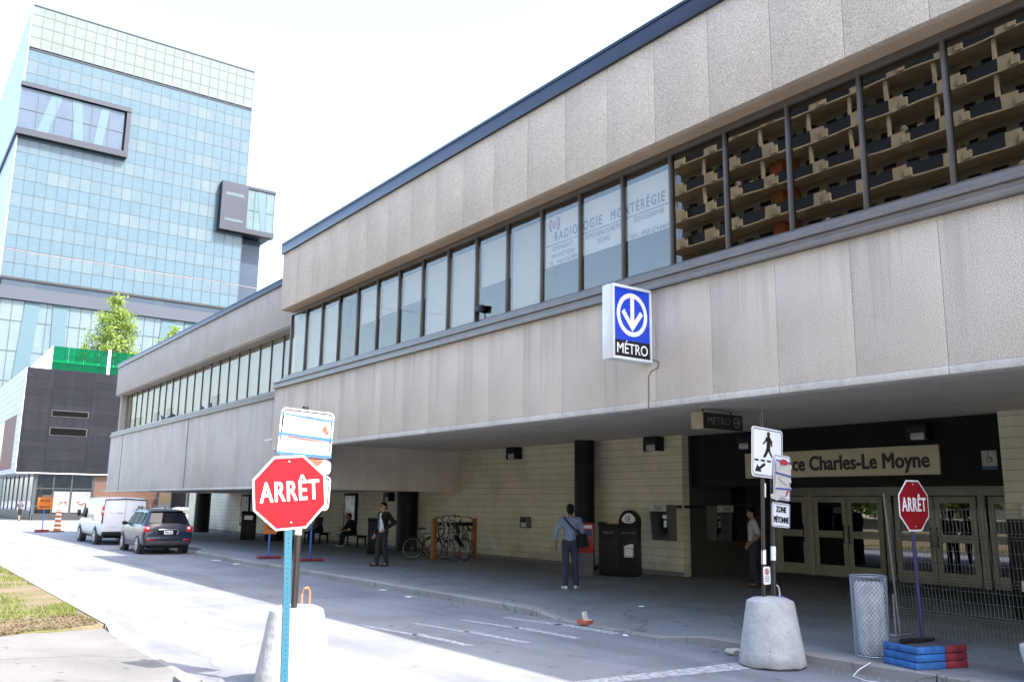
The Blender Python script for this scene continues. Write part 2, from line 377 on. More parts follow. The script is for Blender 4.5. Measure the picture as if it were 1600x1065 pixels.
for i in range(40):   # lowered kerb that sweeps round to the right as it comes nearer
    yy = 13.56-i*.105; x = lkx(13)+.02-.10*math.sin((13.5-yy)*.5)
    h = .15-.095*min(1, max(0, (13.56-yy)/.45))
    V.append([g.b.verts.new(p) for p in ((x-.03, yy, -.04), (x-.02, yy, h-.012), (x+.12, yy, h), (x+.16, yy, h-.02), (x+.165, yy, -.04))])
for i in range(39):
    for k in range(4): g.b.faces.new((V[i][k], V[i][k+1], V[i+1][k+1], V[i+1][k]))
struct('lowered_kerb', g, M_kerb_light)
g = MB(); xs = [-30, -12, -6, -3, -1, 0, .8, 1.6, 2.2, 2.6, 2.93]; yy0 = [-40, -20, -8, 0, 4, 7, 8, 9, 9.6, 10.4, 11.2, 12, 12.6, 13.0]
V = []
for x in xs:
    row = []
    for k, y in enumerate(yy0):
        ye = y if k < len(yy0)-1 else lawn_end(x)+.5; d = max(0, min(1, (x-1.6)/1.2)); z = .135-.085*d*d*(3-2*d) if y > 8 else .135-.085*d*d
        if k == len(yy0)-1: z = .10
        row.append(g.b.verts.new((x, ye, z)))
    V.append(row)
for i in range(len(xs)-1):
    for k in range(len(yy0)-1): g.b.faces.new((V[i][k], V[i+1][k], V[i+1][k+1], V[i][k+1]))
struct('sidewalk', g, M_side)
g = MB(); V = []    # the kerb rises again, broken, beside the camera
for i in range(24):
    yy = 9.42-i*.4; x = 2.76-.02*i*(i < 6)-.12*(i >= 6); e = .012*mnoise.noise((0, yy*3, 2)); V.append([g.b.verts.new(p) for p in ((x-.05, yy, .02), (x-.04+e, yy, .125+e), (x+.09, yy, .14+e), (x+.16+e, yy, .10), (x+.18, yy, -.04))])
for i in range(23):
    for k in range(4): g.b.faces.new((V[i][k], V[i][k+1], V[i+1][k+1], V[i+1][k]))
g.b.faces.new(V[0])
struct('broken_kerb', g, M_kerb_light)
g = MB()       # grass blades
rnd = random.Random(11)
for i in range(42000):
    y = 13.1+rnd.random()**1.7*19; x = lkx(y)-.03-rnd.random()**1.2*2.6
    if y < lawn_end(x)+.1: continue
    f = mnoise.noise((x*.9, y*.55, 4.2))+.5*mnoise.noise((x*2.5, y*2.0, 1))+min(.0, (y-15.5)*.35)
    if f < -.18+rnd.random()*.3: continue
    h = rnd.uniform(.03, .085); a = rnd.random()*6.28; w = .006+.004*rnd.random(); dx, dy = math.cos(a)*w, math.sin(a)*w
    lx, ly = rnd.uniform(-.04, .04), rnd.uniform(-.04, .04)
    g.face([(x-dx, y-dy, .12), (x+dx, y+dy, .12), (x+lx, y+ly, .12+h)])
tag(g.build('grass', m_grass(), smooth=False, normals=False), kind='stuff')
g = MB()       # dry leaves and mulch on the bare soil
for i in range(2600):
    x = lkx(14)-.05-rnd.random()*2.4; y = lawn_end(x)+.03+rnd.random()**1.5*1.6; s = rnd.uniform(.008, .028); a = rnd.random()*6.28; z = .135+rnd.random()*.015
    g.face([(x+s*math.cos(a), y+s*math.sin(a), z), (x-s*.5*math.sin(a), y+s*.5*math.cos(a), z+rnd.uniform(0, .012)), (x-s*math.cos(a), y-s*math.sin(a), z), (x+s*.5*math.sin(a), y-s*.5*math.cos(a), z+.004)])
def m_mulch():
    q = NT('dry_mulch'); n = q.n('ShaderNodeNewGeometry'); q.col(q.ramp(n.outputs['Random Per Island'], [(0, (.035, .022, .014)), (.6, (.12, .075, .045)), (1, (.24, .18, .11))])); q.set(.9, spec=.1); return q.m
tag(g.build('leaf_litter', m_mulch(), smooth=False, normals=False), kind='stuff')
# worn road markings
g = MB()
for (x, y0, y1, w) in ((6.60, 12.55, 10.1, .10), (7.40, 12.45, 9.9, .10), (8.27, 12.4, 9.85, .12), (9.05, 12.3, 9.9, .16)):
    g.face([(x-.22, y0, .004), (x-.22+w, y0-.03, .004), (x-.02+w, (y0+y1)/2, .004), (x-.04, (y0+y1)/2, .004)])
    g.face([(x-.0, (y0+y1)/2+.12, .004), (x+w+.05, (y0+y1)/2+.08, .004), (x+w+.12, y1, .004), (x+.08, y1, .004)])
g.face([(6.0, 7.55, .004), (6.0, 7.36, .004), (8.75, 6.96, .004), (8.85, 7.34, .004)])
struct('road_marking', g, M_mark)

# ------------------------------------------------------------------ station building (main wing)
Y1, Y0 = 24.95, -24.0
XF, XW = 9.5, 9.9
st = thing('station_building', 'long concrete metro station hall with a ribbon of tinted windows over an open arcade', 'building', (12, 10, 0))
def fascia(name, parent, x, ya, yb, za, zb, m, mod, depth=.22, gap=.010, start=0, thick=.1, every=1):
    q = MB(); q2 = MB(); y = ya-start
    while y > yb+.01:
        e = max(yb, y-mod*every)
        q.box(x, x+thick, e+gap/2, y-gap/2, za, zb, .003); y = e
    o = q.build(name, m, parent)
    q2.box(x+.022, x+depth, yb+.012, ya-.012, za+.012, zb-.012); q2.build('joint_backing', M_gap, parent); return o
fascia('upper_fascia', st, XF, Y1, Y0, 7.56, 9.31, M_upper, 1.125, .5, .009)
q = MB(); q.box(XF+.1, 10.02, Y0, Y1-.004, 7.548, 7.575); q.build('window_soffit', m_concrete('tan_soffit_concrete', (.52, .40, .29), .2, 60, .05), st)
q = MB(); q.box(XF-.06, XF+.5, Y0, Y1+.06, 9.312, 9.60, .01); q.box(XF-.075, XF+.5, Y0, Y1+.07, 9.60, 9.66, .008); q.build('roof_flashing', M_flash, st)
q = MB(); q.box(XF+.3, 24, Y0, Y1-.02, 9.2, 9.5); q.build('roof', M_gap, st)
fascia('lower_fascia', st, XF, Y1+.02, Y0, 3.43, 5.15, M_fascia, 1.12, .4, .006, .0)
q = MB(); y = Y1+.02
while y > Y0: q.box(XF-.012, XF+.3, max(Y0, y-2.24)+.004, y-.004, 3.33, 3.426, .006); y -= 2.24
q.build('drip_edge', M_trim, st)
q = MB()
q.box(XF-.07, 10.0, Y0, Y1+.07, 5.156, 5.235, .006); q.box(XF-.04, 10.0, Y0, Y1+.05, 5.238, 5.31, .006); q.box(XF-.07, 10.0, Y0, Y1+.07, 5.313, 5.36, .006)
q.box(XF+.12, 10.02, Y0, Y1+.02, 5.363, 5.48, .006); q.box(XF+.30, 10.0, Y0, Y1-.02, 5.483, 5.575, .006); q.build('window_sill', M_sill, st)
# wing end wall (faces the left wing)
q = MB(); q.box(10.03, 24, Y1-.16, Y1-.01, 5.2, 9.29); q.build('end_wall', M_upper, st)
MODW = 1.12; nwin = 32
ymull = [24.93-MODW*k for k in range(nwin+1)]
pane_style = {0: 'full', 1: 'full', 2: 'full', 3: 'open', 4: 'half', 5: 'half', 6: 'half', 7: 'full', 8: 'full', 9: 'half', 10: 'full', 11: 'ban', 12: 'ban', 13: 'ban', 14: 'warm'}
drops = {4: 6.45, 5: 6.5, 6: 6.55, 9: 6.35}
rnd = random.Random(5)
for k in range(nwin+1):
    q = MB(); y = ymull[k]; q.box(XW-.045, XW+.03, y-.024, y+.024, 5.576, 7.547, .004)
    q.build('mullion', M_bronze, st)
q = MB(); q.box(XW-.05, XW+.03, Y0, Y1-.06, 7.44, 7.546); q.box(XW-.035, XW+.03, Y0, Y1-.06, 5.577, 5.62); q.build('window_rail', M_bronze, st)
radio = None
for k in range(nwin):
    ya, yb = ymull[k]-.024, ymull[k+1]+.024
    q = MB(); tl = rnd.uniform(-.003, .003); t2 = rnd.uniform(-.003, .003)
    q.prism([(XW+tl+.004, yb, 5.6), (XW+t2-tl+.004, ya, 5.6), (XW-tl+.004, ya, 7.46), (XW-t2+tl+.004, yb, 7.46)], (.008, 0, 0))
    w = q.build('window', M_pane if k > 13 else M_pane_left, st, smooth=False)
    s = pane_style.get(k)
    if s in ('full', 'half'):
        zl = 5.6 if s == 'full' else drops[k]
        b = MB(); b.box(XW+.10, XW+.105, yb-.0, ya-.02, zl, 7.28); b.build('blind', M_blind, w)
    if s == 'ban':
        b = MB(); b.box(XW+.045, XW+.05, yb-.028, ya+.028, 6.28, 7.26); bb = b.build('banner', M_banner, w)
        if k == 12: radio = bb
# lettering of the clinic banner, read along the window strip (towards -Y)
RD = dict(right=(0, -1, 0))
bx = XW+.040
def rtxt(s, y, z, size, sx=1, space=1, m=None, bold=0): text(s, size, m or M_navy, radio, (bx, y, z), right=(0, -1, 0), sx=sx, space=space, bold=bold, ext=.0008)
y11, y12, y13 = ymull[11]-.56, ymull[12]-.56, ymull[13]-.56
rtxt('RADIOLOGIE', y11-.42, 6.83, .25, .72, 1.35, bold=.004); rtxt('MONTÉRÉGIE', y13+.28, 6.83, .25, .68, 1.35, bold=.004)
q = MB(); q.box(bx-.001, bx+.001, ymull[14]+.05, ymull[11]-.05, 6.685, 6.70); q.build('rule', M_navy, radio)
rtxt('RÉSONANCE', y11, 6.60, .13, .8); rtxt('MAGNÉTIQUE', y11, 6.46, .13, .8)
rtxt('TOMODENSITOMÉTRIE', y12, 6.60, .13, .72); rtxt('(SCAN)', y12, 6.46, .13, .8); rtxt('ÉCHOGRAPHIE', y13, 6.60, .13, .8)
rtxt('TÉL.: (450) 674-0909', y11, 6.33, .12, .8); rtxt('FAX.: (450) 674-6464', y13, 6.33, .12, .85)
q = MB()
for a0, a1 in ((130, 230), (-50, 50)):
    q.tube([(bx, ymull[11]-.32-.14*math.cos(R(a)), 7.08+.15*math.sin(R(a))) for a in range(a0, a1+1, 10)], .018, 6)
q.build('crest_wreath', M_navy, radio)
q = MB(); q.ball((bx, ymull[11]-.32, 7.08), (.003, .085, .075)); q.build('crest_badge', plain('pale_red_badge', (.55, .22, .25), .6), radio)
# dark rooms behind the glass
q = MB(); q.box(13.4, 13.5, Y0, Y1-.2, 5.3, 7.7); q.box(9.95, 13.5, Y0, Y1-.2, 7.6, 7.68); q.box(9.95, 13.5, Y0, Y1-.2, 5.36, 5.44)
for k in (3, 7, 11, 14, 17, 20, 24): q.box(10.3, 13.4, ymull[k]-.05, ymull[k]+.05, 5.44, 7.6)
q.build('dark_room', M_interior, st)
q = MB(); q.box(10.6, 10.7, ymull[15]+.02, ymull[14]-.05, 5.44, 7.6); q.build('curtain', plain('ochre_curtain', (.20, .16, .07), .9), st)
# arcade: ceiling, block wall, niche, band, doors
q = MB(); q.box(XF+.305, 17.4, Y0, 26.4, 3.69, 3.75); q.box(17.4, 22, Y0, 16.4, 3.69, 3.75); q.build('arcade_ceiling', M_soffit, st)
q = MB(); q.box(16.9, 17.15, 15.65, 58.2, -.02, 3.69); q.build('block_wall', M_block, st)
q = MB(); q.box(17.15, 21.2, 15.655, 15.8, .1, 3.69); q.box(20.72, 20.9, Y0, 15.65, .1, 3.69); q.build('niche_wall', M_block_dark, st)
q = MB(); q.box(17.25, 17.5, 7.75, 15.65, 2.36, 3.69); q.box(17.5, 20.7, 7.75, 15.65, 2.42, 2.5); q.build('entrance_band', M_band, st)
q = MB(); q.box(16.95, 17.5, -12, 7.75, .1, 3.69); q.build('block_pier', M_block, st)
q = MB(); q.box(16.87, 16.9, 15.66, 58.2, .13, .24); q.build('wall_base', M_gap, st)
for (x, y, zt, r) in ((16.45, 18.95, 3.69, .285), (16.6, 29.3, 2.32, .40)):
    q = MB(); q.lathe((x, y, .12), [(r+.03, 0), (r+.03, .08), (r, .1), (r, zt-.12)], 28); q.build('column', M_column, st)
# entrance doors
XD = 20.6
def door(ya, yb, hinge_near):
    q = MB(); fr = .13
    q.box(XD, XD+.05, yb, yb+fr, .14, 2.18, .004); q.box(XD, XD+.05, ya-fr, ya, .14, 2.18, .004)
    for z0, z1 in ((.14, .42), (1.12, 1.30), (2.03, 2.18)): q.box(XD, XD+.05, yb+fr, ya-fr, z0, z1, .003)
    d = q.build('door', M_door, st)
    for z0, z1 in ((.42, 1.12), (1.30, 2.03)):
        q = MB(); q.box(XD+.02, XD+.03, yb+fr, ya-fr, z0, z1); q.build('door_pane', M_doorglass, d)
    q = MB(); yh = yb+.07 if hinge_near else ya-.07
    q.tube([(XD, yh, 1.0), (XD-.06, yh, 1.0), (XD-.06, yh, 1.45), (XD, yh, 1.45)], .014, 6); q.build('handle', M_blackmetal, d)
for ya, yb, hn in ((15.55, 14.62, True), (14.40, 13.41, True), (13.39, 12.40, False), (12.08, 11.09, True), (11.07, 10.08, False), (9.80, 8.84, True), (8.82, 7.9, False)):
    door(ya, yb, hn)
q = MB()
for y in (15.6, 14.51, 12.24, 9.94, 7.83): q.box(XD-.03, XD+.06, y-.085, y+.085, .12, 2.20, .006)
q.box(XD-.03, XD+.06, 7.8, 15.65, 2.203, 2.42, .006); q.build('door_frame', M_door, st)

# ------------------------------------------------------------------ left wing
XL, XLW = 10.5, 10.95
YA, YB = 51.3, 24.9
lw = thing('station_wing', 'lower set-back concrete wing at the far end of the station with slim sky-reflecting windows', 'building', (13, 40, 0))
fascia('upper_fascia', lw, XL, YA, YB, 7.50, 9.0, M_fascia_grey, 1.12, .5, .008, every=1)
q = MB(); q.box(XL+.05, 24, YA-.25, YA-.05, 7.5, 9.0); q.box(XL+.05, 11.0, YB, YA-.06, 7.45, 7.52); q.box(XL+.3, 24, YB, YA-.1, 8.9, 9.05); q.build('end_wall', M_fascia_grey, lw)
q = MB(); q.box(XL-.05, XL+.5, YB, YA+.05, 9.003, 9.19, .01); q.box(XL-.06, XL+.5, YB, YA+.06, 9.193, 9.24, .006); q.build('roof_flashing', M_flash, lw)
XB = 10.36
fascia('lower_fascia', lw, XB, YA-.5, YB, 2.36, 5.15, M_fascia_grey, 3.36, .4, .012)
for y in (48.0, 36.6): q = MB(); q.box(XB-.012, XB+.02, y-.06, y+.06, 2.36, 5.15); q.build('expansion_joint', M_gap, lw)
q = MB(); q.box(XB-.01, XB+.3, YB, YA-.5, 2.27, 2.355, .006); q.build('drip_edge', M_trim, lw)
q = MB(); q.box(XB-.05, 11.0, YB, YA-.45, 5.155, 5.27, .006); q.box(XB+.0, 11.0, YB, YA-.47, 5.273, 5.42, .006); q.build('window_sill', M_sill, lw)
q = MB(); q.box(XB+.3, 17, 26.3, YA-.6, 2.30, 2.36); q.build('arcade_ceiling', M_soffit, lw)
q = MB(); q.box(XB+.3, 24, YA-.75, YA-.5, 2.36, 7.5); q.build('end_panel', M_fascia_grey, lw)
q = MB(); q.box(XB+.41, 16.895, 26.2, 26.42, 2.32, 3.69); q.box(XB+.41, 16.895, 26.15, 26.45, 2.27, 2.317); q.build('beam_wall', M_soffit, lw)
ml = [50.6-1.12*k for k in range(24)]
for k in range(24):
    q = MB(); q.box(XLW-.03, XLW+.02, ml[k]-.022, ml[k]+.022, 5.42, 7.45); q.build('mullion', M_bronze, lw)
    if k < 23:
        q = MB(); t1, t2 = rnd.uniform(-.003, .003), rnd.uniform(-.003, .003)
        q.prism([(XLW+t1, ml[k+1]+.022, 5.42), (XLW-t1, ml[k]-.022, 5.42), (XLW+t2, ml[k]-.022, 7.45), (XLW-t2, ml[k+1]+.022, 7.45)], (.008, 0, 0))
        w = q.build('window', M_pane_left, lw, smooth=False)
        b = MB(); b.box(XLW+.09, XLW+.095, ml[k+1], ml[k], 5.42 if rnd.random() < .8 else 6.1, 7.42); b.build('blind', M_blind, w)
q = MB(); q.box(XLW+.6, XLW+.7, YB, 50.6, 5.3, 7.5); q.build('dark_room', M_interior, lw)
q = MB(); q.lathe((15.6, 51.0, 0), [(.42, 0), (.42, 2.3)], 24); q.build('column', M_column, lw)
# ------------------------------------------------------------------ glass tower
def m_curtain(name, c1, c2, c3, refl=.22, vw=1.34, seed=0.0, rows=1.86, diff=1.0):
    """glass panels: each pane takes its own tint (blinds, rooms behind), all mirror the sky a little"""
    q = NT(name); t = q.t; t.nodes.remove(q.p)
    gm = q.n('ShaderNodeNewGeometry'); sx = q.n('ShaderNodeSeparateXYZ'); q.l(gm.outputs['Position'], sx.inputs[0])
    ix = q.math('FLOOR', q.math('DIVIDE', q.math('ADD', sx.outputs[0], -10.6), vw)); iz = q.math('FLOOR', q.math('DIVIDE', sx.outputs[2], rows))
    cx = q.n('ShaderNodeCombineXYZ'); q.l(ix, cx.inputs[0]); q.l(iz, cx.inputs[1]); cx.inputs[2].default_value = seed
    wn_ = q.n('ShaderNodeTexWhiteNoise'); q.l(cx.outputs[0], wn_.inputs[0])
    v2 = q.noise(cx.outputs[0], .23, 2); f = q.math('ADD', q.math('MULTIPLY', wn_.outputs['Value'], .30), q.math('MULTIPLY', v2, .75))
    a = q.ramp(f, [(.25, c1), (.55, c2), (.85, c3)])
    sm = q.noise(q.pos((.9, .9, 3.5)), 1.1, 4, .7); a = q.mix(.35, a, q.ramp(sm, [(.35, (.72, .75, .8)), (.65, (1.1, 1.1, 1.1))]), 'MULTIPLY')
    d = q.n('ShaderNodeBsdfDiffuse'); q.l(a, d.inputs[0]); gl = q.n('ShaderNodeBsdfGlossy'); gl.inputs['Roughness'].default_value = .04; gl.inputs['Color'].default_value = (.82, .95, 1, 1)
    mx = q.n('ShaderNodeMixShader'); mx.inputs[0].default_value = refl; q.l(d.outputs[0], mx.inputs[1]); q.l(gl.outputs[0], mx.inputs[2]); q.l(mx.outputs[0], q.out.inputs[0]); return q.m
M_spandrel = m_curtain('turquoise_spandrel_glass', (.068, .110, .137), (.072, .114, .141), (.076, .118, .144), .022, rows=3.72)  # tower tints kept pale: distant haze is put into the glass colours
M_vision = m_curtain('blue_vision_glass', (.074, .106, .130), (.084, .118, .139), (.104, .138, .148), .022, seed=3.0)
M_crown = m_curtain('pale_crown_glass', (.132, .156, .143), (.140, .163, .150), (.146, .168, .155), .015, seed=5.0)
M_boxglass = m_curtain('violet_box_glass', (.066, .088, .132), (.075, .098, .138), (.082, .105, .142), .02, seed=9.0, rows=3.6)
M_baseglass = m_curtain('base_glass', (.08, .115, .138), (.098, .132, .15), (.118, .148, .158), .04, seed=12.0, rows=3.0)
M_sideglass = m_curtain('side_glass', (.50, .57, .66), (.52, .59, .67), (.54, .60, .68), .15, seed=2.0)
M_line = plain('grey_blue_mullion', (.040, .068, .078), .5, .2, .05)
M_frame = plain('grey_box_frame', (.0150, .0195, .0340), .5, .3, .05)
M_darkline = plain('dark_gap', (.008, .010, .014), .6)  # near-black tone for panel gaps, box undersides and the base edge
M_giant = plain('teal_raking_column', (.045, .098, .122), .6, 0, .05)
tw = thing('office_tower', 'tall turquoise glass office tower with a pale glass crown and two protruding box windows', 'tower', (26, 130, 0))
TY = 125.0; TX0, TX1 = 10.6, 41.0
q = MB(); q.box(TX0+.1, TX1-.1, TY+.3, TY+36, 29.7, 67.0); q.build('core', M_frame, tw)
z = 29.75; k = 0
while z < 60.9:
    q = MB(); q.box(TX0, TX1, TY, TY+.25, z+.02, z+1.86-.02); q.build('spandrel', M_spandrel, tw)
    q = MB(); q.box(TX0, TX1, TY, TY+.25, z+1.86+.02, min(61.0, z+3.72)-.02); q.build('window_band', M_vision, tw); z += 3.72
q = MB()
for z0, z1 in ((61.15, 62.85), (62.9, 64.5), (64.55, 66.1), (66.15, 67.35)): q.box(TX0, TX1, TY, TY+.25, z0, z1)
q.build('crown', M_crown, tw)
q = MB(); q.box(TX0-.05, TX1+.05, TY-.1, TY+.4, 60.98, 61.14); q.box(TX0-.05, TX1+.05, TY-.1, TY+36, 67.36, 67.5); q.build('cornice', M_frame, tw)
for i in range(24):
    x = TX0+(TX1-TX0)*i/23; q = MB(); q.box(x-.028, x+.028, TY-.05, TY-.001, 29.75, 67.3); q.build('mullion', M_line, tw, smooth=False)
q = MB()
z = 29.75
while z < 61: q.box(TX0, TX1, TY-.03, TY-.001, z-.03, z+.02); q.box(TX0, TX1, TY-.03, TY-.001, z+1.85, z+1.88); z += 3.72
for z in (62.87, 64.52, 66.12): q.box(TX0, TX1, TY-.03, TY-.001, z-.03, z+.03)
q.build('floor_line', M_line, tw, smooth=False)
q = MB(); q.box(TX0-.15, TX0, TY, TY+36, 29.7, 67.35); q.build('side_wall', M_sideglass, tw)
# upper left box window wrapping the corner
bw = MB(); zx0, zx1, zb, zt = 10.2, 23.85, 48.75, 55.95
bw.box(zx0, zx1, TY-1.0, TY-.1, zt-.62, zt); bw.box(zx0, zx1, TY-1.0, TY-.1, zb, zb+.75); bw.box(zx1-.55, zx1, TY-1.0, TY-.1, zb+.752, zt-.752)
bw.box(zx0, TX0-.16, TY-.098, TY+22, zb, zb+.75)
bx_ = bw.build('box_window', M_frame, tw)
q = MB(); q.box(zx0+.1, zx1-.8, TY-.6, TY-.4, zb+.752, zt-.752); q.build('box_pane', M_boxglass, bx_)
q = MB()
for x in (12.4, 14.6, 16.8, 19.0, 21.2): q.box(x-.04, x+.04, TY-.68, TY-.602, zb+.752, zt-.752)
q.box(zx0+.1, zx1-.8, TY-.67, TY-.603, 52.2, 52.28); q.build('box_mullion', M_line, bx_)
q = MB()
for a, b, w in ((13.2, 14.6, 1.3), (17.6, 17.0, 1.2), (20.0, 20.6, 1.1)): q.prism([(a-w/2, TY-.66, zb+.76), (a+w/2, TY-.66, zb+.76), (b+w/2, TY-.66, zt-.76), (b-w/2, TY-.66, zt-.76)], (0, .055, 0))
q.build('raking_column', M_giant, bx_)
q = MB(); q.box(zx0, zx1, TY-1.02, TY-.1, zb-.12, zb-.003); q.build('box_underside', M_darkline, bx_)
# right hand box window cantilevering past the edge
q = MB(); q.box(37.1, 41.0, TY-1.4, TY-.1, 41.2, 48.4); q.box(41.0, 45.3, TY-1.4, TY+7, 41.2, 41.75); q.box(41.0, 45.3, TY-1.4, TY+7, 48.0, 48.4)
b2 = q.build('box_window', M_frame, tw)
q = MB(); q.box(41.003, 45.2, TY-1.2, TY+6.8, 41.753, 47.997); q.build('box_pane', m_curtain('pale_box_glass', (.08, .12, .13), (.10, .14, .145), (.12, .15, .15), .02, seed=15.0, vw=1.1, rows=3.1), b2)
q = MB()
for x in (42.1, 43.9, 45.15): q.box(x-.04, x+.04, TY-1.27, TY-1.203, 41.753, 47.997)
q.box(41, 45.2, TY-1.26, TY-1.203, 44.7, 44.78); q.build('box_mullion', M_line, b2)
q = MB(); q.prism([(43.3, TY-1.25, 41.76), (44.4, TY-1.25, 41.76), (43.5, TY-1.25, 47.99), (42.4, TY-1.25, 47.99)], (0, .045, 0)); q.build('raking_column', M_giant, b2)
for z0, z1 in ((46.3, 46.8), (42.4, 42.8)): q = MB(); q.box(37.7, 40.4, TY-1.43, TY-1.403, z0, z1); q.build('slot', M_line, b2)
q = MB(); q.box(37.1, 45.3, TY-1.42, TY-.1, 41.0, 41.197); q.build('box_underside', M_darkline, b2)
q = MB(); q.box(41.0, 44.3, TY+1.5, TY+30, 20, 41.0); q.build('rear_shaft', m_curtain('dark_shaft_glass', (.04, .055, .08), (.045, .06, .085), (.05, .065, .09), .015, seed=21.0), tw)  # darker blue glass than the tower front
# recessed base
q = MB(); q.box(TX0-.1, TX1, TY-.12, TY+.1, 29.45, 29.74); q.build('base_edge', M_darkline, tw)
q = MB(); q.box(TX0+.2, TX1, TY+.05, TY+.3, 28.6, 29.44); q.build('base_strip', m_curtain('grey_strip_glass', (.035, .05, .07), (.04, .055, .075), (.05, .065, .08), .015, seed=31.0), tw)
q = MB(); q.box(TX0-.5, TX1, TY-.1, TY+.3, 26.9, 28.59); q.build('base_fascia', plain('grey_base_fascia', (.030, .038, .060), .5, 0, .06, .5), tw)
q = MB(); q.box(TX0+.3, TX1, TY+.4, TY+.6, 0, 26.9); q.build('base_glazing', M_baseglass, tw)
q = MB()
for i in range(24):
    x = TX0+.4+i*1.34; q.box(x-.03, x+.03, TY+.33, TY+.398, 0, 26.9)
for z in (9.0, 12.7, 16.5, 20.3, 24.2): q.box(TX0+.3, TX1, TY+.34, TY+.398, z-.04, z+.04)
q.build('base_mullion', M_line, tw, smooth=False)
for a, b, w in ((13.6, 14.6, 1.7), (18.4, 17.8, 1.7), (21.8, 24.2, 1.7), (30.4, 31.6, 1.8), (36.0, 34.6, 1.7)):
    q = MB(); q.prism([(a-w/2, TY+.25, 8), (a+w/2, TY+.25, 8), (b+w/2, TY+.25, 26.88), (b-w/2, TY+.25, 26.88)], (0, .07, 0)); q.build('raking_column', M_giant, tw)
q = MB(); q.box(9.6, TX0+.25, TY-.1, TY+.6, 8, 26.6); q.build('corner_pier', plain('copper_pier', (.30, .15, .10), .6), tw)

# ------------------------------------------------------------------ dark panelled podium building
pd = thing('podium_building', 'black panelled building with white plank side, shop windows and green glass roof guard', 'building', (18, 95, 0))
PY = 88.0; PX = 10.46
def m_panel():
    q = NT('charcoal_panels'); g = q.n('ShaderNodeNewGeometry'); a = q.ramp(g.outputs['Random Per Island'], [(0, (.0085, .0095, .0135)), (1, (.0115, .0125, .017))])
    v = q.noise(q.pos((2.5, 2.5, .3)), 1, 4); a = q.mix(.7, a, q.ramp(v, [(.4, (.85, .85, .85)), (.7, (1.5, 1.5, 1.5))]), 'MULTIPLY'); q.col(a); q.set(.6, spec=.12); return q.m
M_panel = m_panel()
q = MB(); b = MB(); rr = random.Random(4)
cols = ((PX, 12.65), (12.65, 16.0), (16.0, 20.5), (20.5, 26.0))
for ci, (xa, xb) in enumerate(cols):
    z = 13.5
    while z > 4.2:
        h = rr.choice((.55, .9, 1.0, 1.6, 1.6)); z0 = max(4.17, z-h)
        if z0-4.17 < .4: z0 = 4.17
        if ci == 1 and (9.2 < z < 10.4 or 7.4 < z < 8.6 or 9.2 < z0 < 9.8 or 7.5 < z0 < 8.35): pass
        q.box(xa+.012, xb-.012, PY, PY+.06, z0+.009, z-.009); z = z0
q.build('panel_cladding', M_panel, pd, smooth=False)
q = MB(); q.box(PX+.03, 26, PY+.04, PY+26, 4.17, 13.45); q.build('core', M_darkline, pd)
for z0, z1 in ((9.2, 9.8), (7.5, 8.25)):
    q = MB(); q.box(12.75, 15.85, PY-.04, PY-.002, z0, z1); w = q.build('window', plain('grey_slot_frame', (.035, .037, .043), .5), pd)
    q = MB(); q.box(12.82, 15.78, PY-.05, PY-.042, z0+.06, z1-.06); q.build('pane', plain('black_slot_glass', (.0025, .0025, .003), .6, spec=.05), w)
def m_planks():
    q = NT('white_planks'); gm = q.n('ShaderNodeNewGeometry'); sx = q.n('ShaderNodeSeparateXYZ'); q.l(gm.outputs['Position'], sx.inputs[0]); c = q.n('ShaderNodeCombineXYZ'); q.l(sx.outputs[1], c.inputs[0]); q.l(sx.outputs[2], c.inputs[1])
    b = q.n('ShaderNodeTexBrick'); q.l(c.outputs[0], b.inputs[0]); b.inputs['Scale'].default_value = 1; b.inputs['Brick Width'].default_value = 3.2; b.inputs['Row Height'].default_value = .62; b.inputs['Mortar Size'].default_value = .03
    b.inputs['Color1'].default_value = (.50, .51, .525, 1); b.inputs['Color2'].default_value = (.44, .45, .465, 1); b.inputs['Mortar'].default_value = (.24, .25, .26, 1); q.col(b.outputs[0]); q.set(.5); return q.m
q = MB(); q.box(PX-.06, PX, PY, PY+36, 9.45, 13.52); q.box(PX-.06, PX, PY, PY+3.0, 4.17, 9.447); q.box(PX-.06, PX, PY+3.003, PY+36, 4.17, 4.5); q.build('plank_wall', m_planks(), pd)
def m_wood():
    q = NT('red_wood'); n = q.noise(q.pos((9, 9, .4)), 1.0, 4); q.col(q.ramp(n, [(.3, (.10, .03, .015)), (.7, (.18, .06, .03))])); q.set(.6); return q.m
q = MB(); q.box(PX-.02, PX+.02, PY+3.0, PY+12, 4.5, 9.44); q.build('wood_panel', m_wood(), pd)
q = MB(); q.box(PX-.02, PX+.02, PY+12.003, PY+36, 4.5, 9.44); q.build('side_glazing', M_shopglass, pd)
def m_green():
    q = NT('green_guard_glass'); q.col((.002, .075, .045)); q.set(.3, spec=.1); tr = q.n('ShaderNodeBsdfTransparent'); tr.inputs[0].default_value = (.02, .85, .50, 1)
    mx = q.n('ShaderNodeMixShader'); mx.inputs[0].default_value = .58; q.l(q.p.outputs[0], mx.inputs[1]); q.l(tr.outputs[0], mx.inputs[2]); q.l(mx.outputs[0], q.out.inputs[0]); return q.m
M_green = m_green()
q = MB(); x = 12.36
while x < 25: q.box(x+.02, x+1.28, PY+.1, PY+.13, 13.5, 15.65); x += 1.3
q.build('guard_glass', M_green, pd)
q = MB(); q.box(17.0, 17.25, PY-.02, PY+.098, 13.46, 15.8); q.box(21.9, 22.15, PY-.02, PY+.098, 13.46, 15.8); q.build('guard_post', M_white, pd)
q = MB(); q.box(12.36, 25, PY+1.2, PY+1.5, 13.45, 14.5); q.build('roof_planter', plain('pale_planter', (.16, .17, .16), .8), pd)
q = MB(); q.box(12.36, 25, PY+1.0, PY+1.19, 14.3, 14.52); q.build('planter_rim', M_white, pd)
